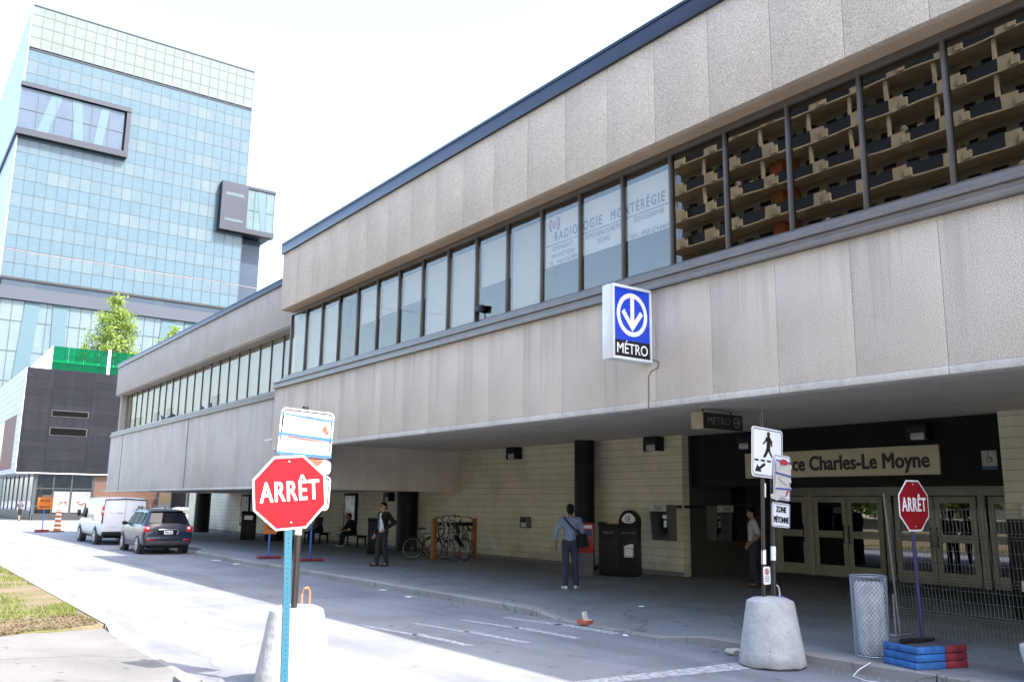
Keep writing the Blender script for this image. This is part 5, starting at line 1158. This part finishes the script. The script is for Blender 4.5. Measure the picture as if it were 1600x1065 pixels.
for s in (-1, 1):
    q = MB(); q.box(min(s*.66, s*.90), max(s*.66, s*.90), -.02, .26, .84, 1.06, .04); l = q.build('tail_lamp', M_lamp_red, sv, world=False)
    q = MB(); q.ball((s*.75, -.02, .985), (.05, .015, .05)); q.build('clear_lens', M_lamp_w, l, world=False)
    q = MB(); q.box(min(s*.55, s*.78), max(s*.55, s*.78), -.085, -.055, .53, .575, .01); q.build('reflector', M_lamp_red, sv, world=False)
    q = MB(); q.ball((s*1.03, 2.95, 1.12), (.11, .06, .075)); q.box(min(s*.86, s*.98), max(s*.86, s*.98), 2.92, 2.98, 1.06, 1.10); q.build('mirror', M_black, sv, world=False)
    q = MB(); q.tube([(s*.62, .7, 1.70), (s*.63, .8, 1.735), (s*.64, 2.4, 1.735), (s*.63, 2.55, 1.69)], .016, 6); q.build('roof_rail', M_black, sv, world=False)
    for y in (.92, 3.75):
        q = MB(); q.cyl((s*.70, y, .36), (s*.912, y, .36), .425, n=30); q.build('wheel_arch', M_trimdark, sv, world=False)
        wheel(sv, s*.83, y, .36, .24, M_rimsilver, s)
    q = MB(); q.box(s*.905-.01, s*.905+.01, 1.7, 1.86, .93, .96); q.box(s*.905-.01, s*.905+.01, 2.75, 2.9, .93, .96); q.build('door_handle', M_suv, sv, world=False)
q = MB(); q.box(-.37, .37, -.045, .0, .90, .955, .012); q.prism([(.30, -.02, .75), (.35, -.02, .90), (.38, -.02, .90), (.35, -.02, .75)], (0, .03, 0)); q.build('chrome_bar', M_chrome, sv, world=False)
q = MB(); q.box(-.40, .33, -.01, .03, .74, .898, .01); q.build('plate_recess', M_black, sv, world=False)
q = MB(); q.box(-.16, .16, -.025, -.011, .755, .885, .004); pl = q.build('number_plate', M_signwhite, sv, world=False)
for a in (-.12, -.075, -.03, .04, .085): q = MB(); q.box(a, a+.03, -.028, -.0252, .79, .86); q.build('plate_mark', M_navy, pl, world=False)
q = MB(); q.cyl((-.55, -.03, .33), (-.55, .3, .33), .035); q.cyl((.55, -.03, .33), (.55, .3, .33), .035); q.box(-.6, .6, .1, 3.9, .22, .32); q.build('underside', M_black, sv, world=False)
q = MB(); q.prism([(0, 1.05, 1.70), (0, .85, 1.70), (0, .84, 1.78)], (.025, 0, 0)); q.build('aerial_fin', M_black, sv, world=False)
# --- white van
vn = thing('parked_van', 'white delivery van with windowless rear doors parked ahead of the SUV', 'van', (8.99, 39.9, 0), 0); vn.scale = (.93, .93, .93)
M_van = car_paint('white_van_paint', (.55, .565, .59), .25)
VW = 1.0
car_body([(0, .48, 1.0, 1.98, .98, .90), (.06, .42, 1.05, 2.06, 1, .91), (.5, .40, 1.06, 2.10, 1, .91), (2.5, .40, 1.06, 2.12, 1, .91), (3.9, .40, 1.06, 2.10, 1, .90), (4.35, .40, 1.06, 1.98, 1, .88), (4.95, .40, 1.06, 1.30, .99, .86), (5.45, .42, .98, 1.08, .96, .80), (5.65, .48, .80, .86, .88, .74)], VW, 'body', M_van, vn)
q = MB(); q.box(-.93, .93, -.16, .06, .42, .60, .04); q.build('bumper', M_black, vn, world=False)
q = MB(); q.tube([(-.955, -.004, .95), (-.93, -.004, 1.5), (-.87, -.004, 2.00), (0, -.004, 2.045), (.87, -.004, 2.00), (.93, -.004, 1.5), (.955, -.004, .95)], .032, 6); q.build('door_seal', M_trimdark, vn, world=False)
q = MB(); q.box(-.006, .006, -.006, .01, .62, 2.0); q.build('door_gap', M_trimdark, vn, world=False)
for s in (-1, 1):
    q = MB(); q.box(min(s*.90, s*1.0), max(s*.90, s*1.0), -.03, .12, 1.30, 1.72, .03); l = q.build('tail_lamp', M_lamp_red, vn, world=False)
    q = MB(); q.box(min(s*.91, s*.99), max(s*.91, s*.99), -.034, -.028, 1.44, 1.52); q.build('clear_lens', M_lamp_w, l, world=False)
    q = MB(); q.box(min(s*1.06, s*1.22), max(s*1.06, s*1.22), 4.30, 4.40, 1.22, 1.52, .03); q.box(min(s*.95, s*1.1), max(s*.95, s*1.1), 4.32, 4.36, 1.26, 1.30); q.build('mirror', M_blackmetal, vn, world=False)
    for y in (1.05, 4.55):
        q = MB(); q.cyl((s*.75, y, .38), (s*1.008, y, .38), .45, n=30); q.build('wheel_arch', M_trimdark, vn, world=False)
        wheel(vn, s*.925, y, .38, .24, M_rimsilver, s)
    side_win(3.35, 4.60, 1.16, 1.82, .985, .895, 3.38, 4.28, s, M_carglass, vn)
    q = MB(); q.box(s*.998-.006, s*.998+.006, .3, 5.2, .90, .95); q.build('side_rub', M_offwhite, vn, world=False)
# faded side artwork and the rear emblem, no readable words in the photo
q = MB(); rr = random.Random(2)
for i in range(9): q.ball((-.99+.0*i, 2.1+rr.uniform(-.6, .8), 1.18+rr.uniform(-.1, .14)), (.012, rr.uniform(.05, .14), rr.uniform(.03, .08)), u=8, v=6)
q.build('side_artwork', plain('ochre_artwork', (.45, .34, .12), .5), vn, world=False)
q = MB()
for i in range(11): q.ball((.55+rr.uniform(-.2, .2), -.002, 1.62+rr.uniform(-.1, .13)), (rr.uniform(.02, .06), .012, rr.uniform(.015, .04)), u=8, v=6)
q.tube([(.3, -.008, 1.5), (.45, -.008, 1.58), (.6, -.008, 1.5), (.8, -.008, 1.56)], .010, 4); q.build('rear_emblem', plain('dark_emblem', (.05, .05, .06), .5), vn, world=False)
q = MB()
for a, b in ((-.66, -.52), (-.38, -.08), (-.30, -.22)): q.box(a, b, -.008, .0, 1.405, 1.43)
q.box(-.70, -.35, -.008, .02, .80, .815); q.build('rear_print', plain('blue_grey_print', (.30, .38, .42), .5), vn, world=False)
q = MB(); q.box(-.8, .8, .2, 4.9, .30, .42); q.build('underside', M_black, vn, world=False)
# --- silver saloon seen through the passage and the car in front of the van
def saloon(label, loc, rz, m):
    t = thing('parked_car', label, 'car', loc, rz, 'saloon cars beyond the station')
    car_body([(0, .40, .72, .78, .92, .84), (.10, .34, .90, .95, .97, .82), (.55, .30, .93, 1.0, 1, .80), (1.15, .28, .93, 1.38, 1, .68), (2.2, .28, .92, 1.43, 1, .70), (2.9, .28, .91, 1.22, 1, .74), (3.4, .28, .90, .97, .99, .80), (4.2, .32, .78, .84, .93, .76), (4.45, .38, .62, .66, .82, .7)], .88, 'body', m, t)
    for s in (-1, 1):
        side_win(.95, 1.9, .97, 1.31, .845, .65, 1.2, 1.9, s, M_carglass, t); side_win(1.97, 3.05, .97, 1.33, .845, .66, 1.97, 2.6, s, M_carglass, t)
        q = MB(); q.box(min(s*.55, s*.84), max(s*.55, s*.84), -.03, .15, .70, .84, .02); q.build('tail_lamp', M_lamp_red, t, world=False)
        for y in (.85, 3.55):
            q = MB(); q.cyl((s*.6, y, .32), (s*.888, y, .32), .37, n=24); q.build('wheel_arch', M_trimdark, t, world=False)
            wheel(t, s*.8, y, .32, .2, M_steel, s)
    q = MB(); q.prism([(-.58, .62, 1.01), (.58, .62, 1.01), (.52, 1.08, 1.33), (-.52, 1.08, 1.33)], (0, -.02, .03)); q.build('rear_window', M_carglass, t, world=False, smooth=False)
    return t
saloon('silver saloon car half seen beyond the passage under the set-back wing', (19.3, 61.6, 0), 90, car_paint('silver_paint', (.42, .41, .38), .2))
saloon('pale saloon car whose roof just shows above the SUV roof', (14.5, 52.8, 0), 5, car_paint('pale_paint', (.60, .60, .60), .2))

# ------------------------------------------------------------------ bicycles
M_saddle = plain('black_saddle', (.02, .02, .02), .6)
def bicycle(label, loc, rz, frame, extra=None, lean=6, pitch=0):
    t = thing('bicycle', label, 'bicycle', loc, rz, 'bicycles at the rack'); t.rotation_euler = (R(lean), -R(pitch), R(rz))
    ax_ = Vector((0, 0, .335)); t.location = Vector(loc)+ax_-(t.rotation_euler.to_matrix() @ ax_); r = .335; B = 1.03
    for x in (0, B):
        q = MB(); q.torus((x, 0, r), r-.016, .017, 'y', 36, 7); wl = q.build('wheel', M_rubber, t, world=False)
        q = MB(); q.torus((x, 0, r), r-.042, .009, 'y', 30, 5)
        for k in range(14): a = 2*math.pi*k/14; q.cyl((x, .02 if k % 2 else -.02, r), (x+(r-.045)*math.cos(a), 0, r+(r-.045)*math.sin(a)), .0022, n=4)
        q.cyl((x, -.05, r), (x, .05, r), .02, n=8); q.build('rim', M_steel, wl, world=False)
    bb, st_, hd, hd2, ra, fa = (.44, 0, .28), (.30, 0, .78), (.80, 0, .86), (.84, 0, .72), (0, 0, r), (B, 0, r)
    q = MB(); q.tube([st_, bb], .017, 8); q.tube([st_, hd], .017, 8); q.tube([bb, hd2], .02, 8); q.tube([hd, hd2], .02, 8)
    for s in (-.045, .045):
        q.tube([(bb[0], s*.6, bb[2]), (0, s, r)], .010, 6); q.tube([(st_[0], s*.3, st_[2]-.03), (0, s, r)], .009, 6); q.tube([(.845, s, .70), (.89, s, .58), (B, s, r)], .012, 6)
    q.build('frame', frame, t, world=False)
    q = MB(); q.tube([st_, (.265, 0, .92)], .013, 7); sp = q.build('seat_post', M_steel, t, world=False)
    q = MB(); q.ball((.22, 0, .95), (.13, .075, .03)); q.ball((.35, 0, .95), (.09, .025, .022)); q.build('saddle', M_saddle, t, world=False)
    q = MB(); q.tube([hd, (.785, 0, .95), (.82, 0, .99)], .013, 7); q.tube([(.76, -.31, 1.02), (.84, -.2, 1.0), (.83, 0, .99), (.84, .2, 1.0), (.76, .31, 1.02)], .013, 7); q.tube([(.70, -.31, 1.03), (.78, -.31, 1.02)], .019, 7); q.tube([(.70, .31, 1.03), (.78, .31, 1.02)], .019, 7); q.build('handlebar', M_black, t, world=False)
    q = MB(); q.torus((bb[0], -.05, bb[2]), .09, .008, 'y', 20, 5); q.tube([(bb[0], -.07, bb[2]), (bb[0]+.10, -.08, bb[2]-.13)], .009, 5); q.tube([(bb[0], .07, bb[2]), (bb[0]-.10, .08, bb[2]+.13)], .009, 5); q.box(bb[0]+.06, bb[0]+.15, -.16, -.08, bb[2]-.145, bb[2]-.12); q.box(bb[0]-.15, bb[0]-.06, .08, .16, bb[2]+.12, bb[2]+.145); q.tube([(bb[0]+.02, -.05, bb[2]+.09), (0, -.05, r+.04)], .005, 4); q.tube([(bb[0]+.02, -.05, bb[2]-.09), (0, -.05, r-.04)], .005, 4); q.build('crank', M_blackmetal, t, world=False)
    if extra == 'rack':
        q = MB(); q.box(-.25, .2, -.07, .07, .72, .74); q.tube([(-.2, .07, .72), (0, .07, r)], .007, 5); q.tube([(-.2, -.07, .72), (0, -.07, r)], .007, 5); q.build('carrier', M_black, t, world=False)
        q = MB(); q.ball((-.30, .0, .44), (.03, .06, .04)); q.build('rear_reflector', M_lamp_red, t, world=False)
    if extra == 'guard':
        q = MB(); q.tube([(-.36, 0, r+.1), (-.25, 0, r+.28), (-.05, 0, r+.365), (.15, 0, r+.33)], .02, 5); q.build('mudguard', M_black, t, world=False)
    return t
M_bk1 = plain('black_bike_frame', (.03, .03, .032), .35); M_bk2 = plain('silver_bike_frame', (.35, .36, .37), .3, .5); M_bk3 = plain('dark_green_frame', (.03, .05, .04), .4)
bicycle('dark bicycle parked broadside with its near wheel left of the left orange post', (14.25, 24.75, .13), -30, M_bk1, 'guard', 5)
bicycle('silver-framed bicycle with its front wheel lifted onto the rack by the left post', (14.85, 23.25, .13), 97, M_bk2, 'rack', -3, 40)
bicycle('dark bicycle in mid rack with its front wheel lifted onto the beam', (15.32, 23.35, .13), 88, M_bk3, None, 4, 34)
bicycle('dark bicycle nearest the right orange post of the rack', (15.05, 24.85, .13), -42, M_bk1, 'guard', -6)
# ------------------------------------------------------------------ people (local frame: facing +Y, right hand at +X)
def cloth(name, c, rough=.85, var=.18):  # woven cloth with soft folds
    q = NT(name); v = q.pos(obj=True); n = q.noise(v, 9, 4, .6); q.col(q.ramp(n, [(.3, sc(c, 1-var)), (.7, sc(c, 1+var))])); q.set(rough, spec=.2); q.bump(q.noise(q.pos((1, 1, .45), obj=True), 13, 3), .7, .03); return q.m
M_skin = plain('light_skin', (.46, .27, .19), .5, 0, .06, 8); M_skin2 = plain('brown_skin', (.17, .09, .06), .5, 0, .08, 8); M_skin3 = plain('tanned_skin', (.30, .17, .11), .5, 0, .08, 8)
M_hair = plain('dark_hair', (.006, .005, .0045), .7, 0, .3, 30, spec=.15); M_eye = plain('eye_dark', (.02, .015, .012), .3); M_leather = plain('brown_shoe_leather', (.05, .03, .02), .4); M_sneaker = plain('white_sneaker', (.55, .55, .54), .5)
def V3(*a): return Vector(a)
STAND = dict(pel=(0, 0, .95), chest=(0, .0, 1.26), neck=(0, -.01, 1.47), head=(0, .02, 1.63), shl=(-.185, -.01, 1.42), shr=(.185, -.01, 1.42), ell=(-.235, -.04, 1.14), elr=(.235, -.04, 1.14), wrl=(-.235, .03, .90), wrr=(.235, .03, .90),
    hpl=(-.09, 0, .93), hpr=(.09, 0, .93), knl=(-.10, .02, .50), knr=(.10, .02, .50), anl=(-.105, -.02, .08), anr=(.105, -.02, .08), tol=(-.12, .13, .03), tor=(.12, .13, .03))
def person(label, loc, rz, pose, skin, top, legs, shoes, hair, s=1.0, sleeve=1.0, jacket=None, turn=0, vox=.011, curl=.5, build=1.0, group=None, shorts=False, bald=False):
    P = dict(STAND); P.update(pose); J = {k: Vector(v) for k, v in P.items()}
    t = thing('person', label, 'person', loc, rz, group); t.scale = (s, s, s)
    HM = Matrix.Translation(J['head']) @ Matrix.Rotation(R(turn), 4, 'Z')
    h = lambda x, y, z: HM @ Vector((x, y, z)); rotm = Matrix.Rotation(R(turn), 4, 'Z')
    q = MB()   # whole body: one continuous skin
    q.ball(h(0, -.012, .03), (.073, .093, .088), rotm); q.ball(h(0, .018, -.035), (.056, .072, .075), rotm); q.ball(h(0, .052, -.085), (.032, .030, .025), rotm)
    q.cap(h(0, .085, .005), h(0, .102, -.035), .010, .015, 8); q.ball(h(0, .086, -.068), (.024, .010, .008), rotm, 8, 6); q.ball(h(0, .080, .025), (.050, .018, .010), rotm, 8, 6)
    for sg in (-1, 1): q.ball(h(sg*.074, -.008, -.012), (.012, .022, .034), rotm, 8, 6)
    q.cap(J['neck']-V3(0, 0, .05), J['head']-V3(0, 0, .06), .056, .052)
    q.ball((J['chest']*2+J['neck'])/3, (.145, .088, .165)); q.cap(J['chest'], J['pel'], .095, .085); q.cap(J['shl'], J['shr'], .06, .06)
    for sd, sg in (('l', -1), ('r', 1)):
        q.cap(J['sh'+sd], J['el'+sd], .050, .038); q.cap(J['el'+sd], J['wr'+sd], .038, .026); q.cap(J['hp'+sd], J['kn'+sd], .082, .055); q.cap(J['kn'+sd]-V3(0, 0, .02), J['an'+sd], .052, .036); q.cap(J['an'+sd], J['to'+sd], .034, .026)
        d = (J['wr'+sd]-J['el'+sd]).normalized(); sidev = d.cross(V3(sg*1.0, 0, 0)); sidev = (sidev if sidev.length > .2 else V3(0, 1, 0)).normalized(); nrm = d.cross(sidev).normalized()*sg
        w0 = J['wr'+sd]; q.cap(w0, w0+d*.05, .024, .026, 8)
        for f in range(-1, 2): q.cap(w0+d*.03+sidev*f*.018, w0+d*.088+sidev*f*.022, .018, .015, 8)
        for f, L in ((-1.5, .058), (-.5, .074), (.5, .078), (1.5, .068)):
            a = w0+d*.092+sidev*f*.0195; b = a+(d+nrm*-.25*curl*2).normalized()*L*.5; c = b+(d*.75+nrm*-.75*curl).normalized()*L*.5; q.cap(a, b, .0098, .009, 7); q.cap(b, c, .009, .0075, 7)
        a = w0+d*.045+sidev*.03; b = a+(d*.6+sidev*.75).normalized()*.036; c = b+(d*.95+sidev*.2-nrm*.2).normalized()*.03; q.cap(a, b, .013, .010, 7); q.cap(b, c, .010, .008, 7)
    remesh(q, 'body', skin, t, min(vox, .0085), 2)
    q = MB()
    for sg in (-1, 1): q.ball(h(sg*.032, .084, .012), (.013, .008, .008), rotm, 8, 6)
    q.build('eyes', M_eye, t, world=False)
    q = MB()
    if bald: q.ball(h(0, -.045, -.005), (.078, .064, .045), rotm)
    else: q.ball(h(0, -.024, .055), (.086, .098, .084), rotm); q.ball(h(0, -.060, -.005), (.080, .060, .082), rotm); q.ball(h(0, .045, .098), (.058, .04, .028), rotm)
    remesh(q, 'hair', hair, t, vox, 1)
    def shell(nm, m, grow, slv, length, open_=False):
        q = MB(); b = build
        q.ball((J['chest']*2+J['neck'])/3+V3(0, 0, .0), ((.170+grow)*b, (.112+grow)*b, .165)); q.cap(J['shl']-V3(0, 0, .006), J['shr']-V3(0, 0, .006), .078+grow, .078+grow)
        mid = (J['chest']+J['pel'])/2
        for k in range(5):
            a = J['chest'].lerp(J['pel'], k/4*length); q.ball(a, ((.150+grow-.006*math.sin(k*.8))*b, (.108+grow)*b, .09))
        q.cap(J['neck']-V3(0, 0, .06), J['neck']-V3(0, 0, .01), .085+grow, .066+grow*.5)
        for sd in 'lr':
            a, e, w = J['sh'+sd], J['el'+sd], J['wr'+sd]
            if slv < .6: q.cap(a, a.lerp(e, .78), .070+grow, .066+grow)
            else: q.cap(a, e, .068+grow, .052+grow); q.cap(e, e.lerp(w, .93 if slv >= 1 else .45), .050+grow, .040+grow)
        return remesh(q, nm, m, t, vox, 4)
    shell('shirt' if not jacket else 'jacket', top, .0 if not jacket else .012, sleeve, .96 if not jacket else 1.12)
    q = MB(); q.cap(J['hpl'].lerp(J['pel'], .2), J['hpr'].lerp(J['pel'], .2), .118*build, .118*build); q.ball(J['pel'], (.145*build, .112*build, .10))
    for sd in 'lr':
        q.cap(J['hp'+sd], J['kn'+sd], .098, .075)
        if not shorts: q.cap(J['kn'+sd], J['an'+sd]+V3(0, 0, .02), .074, .062)
    remesh(q, 'trousers' if not shorts else 'shorts', legs, t, vox, 4)
    for sd in 'lr':
        q = MB(); a, b = J['an'+sd], J['to'+sd]; hl = a-(b-a).normalized()*.045*V3(1, 1, 0).length/1.414; hl.z = b.z+.012
        q.cap(hl, b, .043, .036); q.cap(b, b+(b-hl).normalized()*.05, .036, .027); q.cap(a, a-V3(0, 0, .03), .044, .046)
        for v in q.b.verts: v.co.z = max(v.co.z, b.z-.028)
        remesh(q, 'shoe', shoes, t, vox, 2)
    return t, J, h, rotm
M_suit = cloth('charcoal_suit', (.010, .0105, .012)); M_shirtw = cloth('white_shirt', (.70, .72, .76), .8, .06); M_jean = cloth('faded_jeans', (.035, .042, .062)); M_chambray = cloth('chambray_shirt', (.19, .235, .34)); M_bagm = cloth('black_canvas', (.012, .012, .014))
M_greyt = cloth('grey_trousers', (.028, .030, .034)); M_pale = cloth('pale_striped_shirt', (.42, .43, .42)); M_darkc = cloth('dark_clothes', (.014, .014, .015)); M_olive = cloth('olive_jacket', (.045, .042, .036))
# man in the suit: faces left, left hand pushed to his hip under the open jacket
t, J, h, rm = person('man in charcoal suit, white shirt and sunglasses with a hand on his hip', (11.88, 22.3, .13), 94,
    dict(ell=(-.33, -.16, 1.20), wrl=(-.19, .06, 1.02), elr=(.26, -.02, 1.13), wrr=(.25, .10, .89), anl=(-.09, -.09, .08), tol=(-.10, .06, .03), anr=(.13, .10, .08), tor=(.15, .25, .03), knr=(.12, .08, .50), knl=(-.095, -.01, .50)), M_skin, M_suit, M_greyt, M_leather, M_hair, 1.0, 1.0, True, 12, .011, .4, 1.08)
q = MB()
for k in range(9):
    z = 1.42-.055*k; w = .035+.012*k if k < 7 else .11; q.ball((-.015-.004*k, .085+.012*math.sin(k*.5), z), (w, .062, .05))
remesh(q, 'shirt_front', M_shirtw, t, .011, 3)
q = MB(); q.prism([(-.015, .157, 1.42), (-.045, .158, 1.41), (-.06, .172, 1.06), (-.035, .176, 1.02), (-.005, .172, 1.06)], (0, .012, 0)); q.build('necktie', cloth('blue_tie', (.12, .17, .30)), t, world=False)
q = MB()
for sg in (-1, 1): q.ball(h(sg*.035, .092, .012), (.030, .010, .017), rm, 10, 6)
q.tube([h(-.075, .0, .015), h(-.066, .088, .015), h(.066, .088, .015), h(.075, .0, .015)], .004, 5); q.build('sunglasses', M_black, t, world=False)
# man with the shoulder bag, seen from behind
t, J, h, rm = person('man seen from behind in a blue-grey shirt and jeans carrying a black shoulder bag', (12.2, 14.52, .13), -44,
    dict(ell=(-.30, -.05, 1.15), wrl=(-.305, .0, .90), elr=(.27, -.04, 1.16), wrr=(.25, .12, 1.0), anl=(-.10, -.06, .08), tol=(-.16, .07, .03), anr=(.12, .03, .08), tor=(.16, .17, .03), head=(0, .015, 1.63)), M_skin2, M_chambray, M_jean, M_sneaker, M_hair, 1.0, .8, None, 8, .011, .5, 1.02)
q = MB(); q.box(.15, .36, -.20, .10, .86, 1.14, .04, Matrix.Translation((.25, -.05, 1.0)) @ Matrix.Rotation(R(-14), 4, 'Y') @ Matrix.Rotation(R(14), 4, 'Z') @ Matrix.Translation((-.25, .05, -1.0)))
bag = q.build('bag', M_bagm, None); tag(bag, 'black canvas shoulder bag hanging at the hip of the man in blue', 'bag')
mw = Matrix.Translation((12.2, 14.52, .13)) @ Matrix.Rotation(R(-44), 4, 'Z')
q = MB(); pts = [(.27, -.19, 1.12), (.13, -.155, 1.22), (.0, -.152, 1.34), (-.10, -.125, 1.44), (-.125, -.03, 1.50), (-.10, .10, 1.42), (.05, .145, 1.27), (.24, .10, 1.12)]
for a, b in zip(pts, pts[1:]): q.cap(a, b, .016, .016, 6)
strap = q.build('strap', M_bagm, bag); bag.matrix_world = mw
# man waiting in the shade of the niche
person('man in a pale short-sleeved shirt and jeans standing in the shade before the doors', (16.25, 12.95, .13), 42,
    dict(ell=(-.26, -.12, 1.15), wrl=(-.21, .07, .98), wrr=(.22, .08, .95), anl=(-.09, -.04, .08), anr=(.10, .03, .08)), M_skin3, M_pale, M_jean, M_leather, M_hair, .985, .5, None, 4, .012, .5, 1.1)
SEAT = dict(pel=(0, 0, .56), chest=(0, .05, .86), neck=(0, .07, 1.08), head=(0, .12, 1.24), shl=(-.18, .06, 1.03), shr=(.18, .06, 1.03), ell=(-.22, .12, .77), elr=(.22, .12, .77), wrl=(-.12, .34, .66), wrr=(.12, .34, .66), hpl=(-.10, .02, .54), hpr=(.10, .02, .54), knl=(-.13, .43, .52), knr=(.13, .43, .52), anl=(-.13, .42, .09), anr=(.13, .50, .09), tol=(-.14, .57, .03), tor=(.14, .65, .03))
person('bald man sitting on the bench left of the framed poster, hands in his lap', (16.2, 36.2, .13), 100, SEAT, M_skin3, M_olive, M_greyt, M_leather, M_hair, 1.0, 1.0, None, 0, .014, .6, 1.05, 'men seated on the benches', bald=True)
lean = dict(SEAT); lean.update(chest=(0, .10, .84), neck=(0, .17, 1.04), head=(0, .24, 1.18), shl=(-.18, .15, 1.0), shr=(.18, .15, 1.0), ell=(-.2, .30, .78), elr=(.2, .30, .78), wrl=(-.06, .48, .68), wrr=(.06, .48, .68), anl=(-.13, .55, .09), tol=(-.14, .70, .03))
person('dark-haired man leaning forward on the bench right of the framed poster', (16.2, 32.9, .13), 84, lean, M_skin2, M_darkc, M_darkc, M_sneaker, M_hair, 1.0, 1.0, None, 0, .014, .6, 1.0, 'men seated on the benches')
person('distant pedestrian in a grey top and dark shorts walking by the shop glass', (11.0, 87.0, 0.01), 200, dict(anl=(-.1, -.2, .1), tol=(-.1, -.07, .04), knl=(-.1, -.03, .50), anr=(.1, .18, .08), tor=(.1, .33, .03), knr=(.1, .12, .5), ell=(-.24, .08, 1.15), wrl=(-.24, .22, 1.0)), M_skin3, cloth('grey_top', (.06, .063, .075)), M_darkc, M_darkc, M_hair, .98, .5, None, 0, .02, .5, 1.0, None, True)
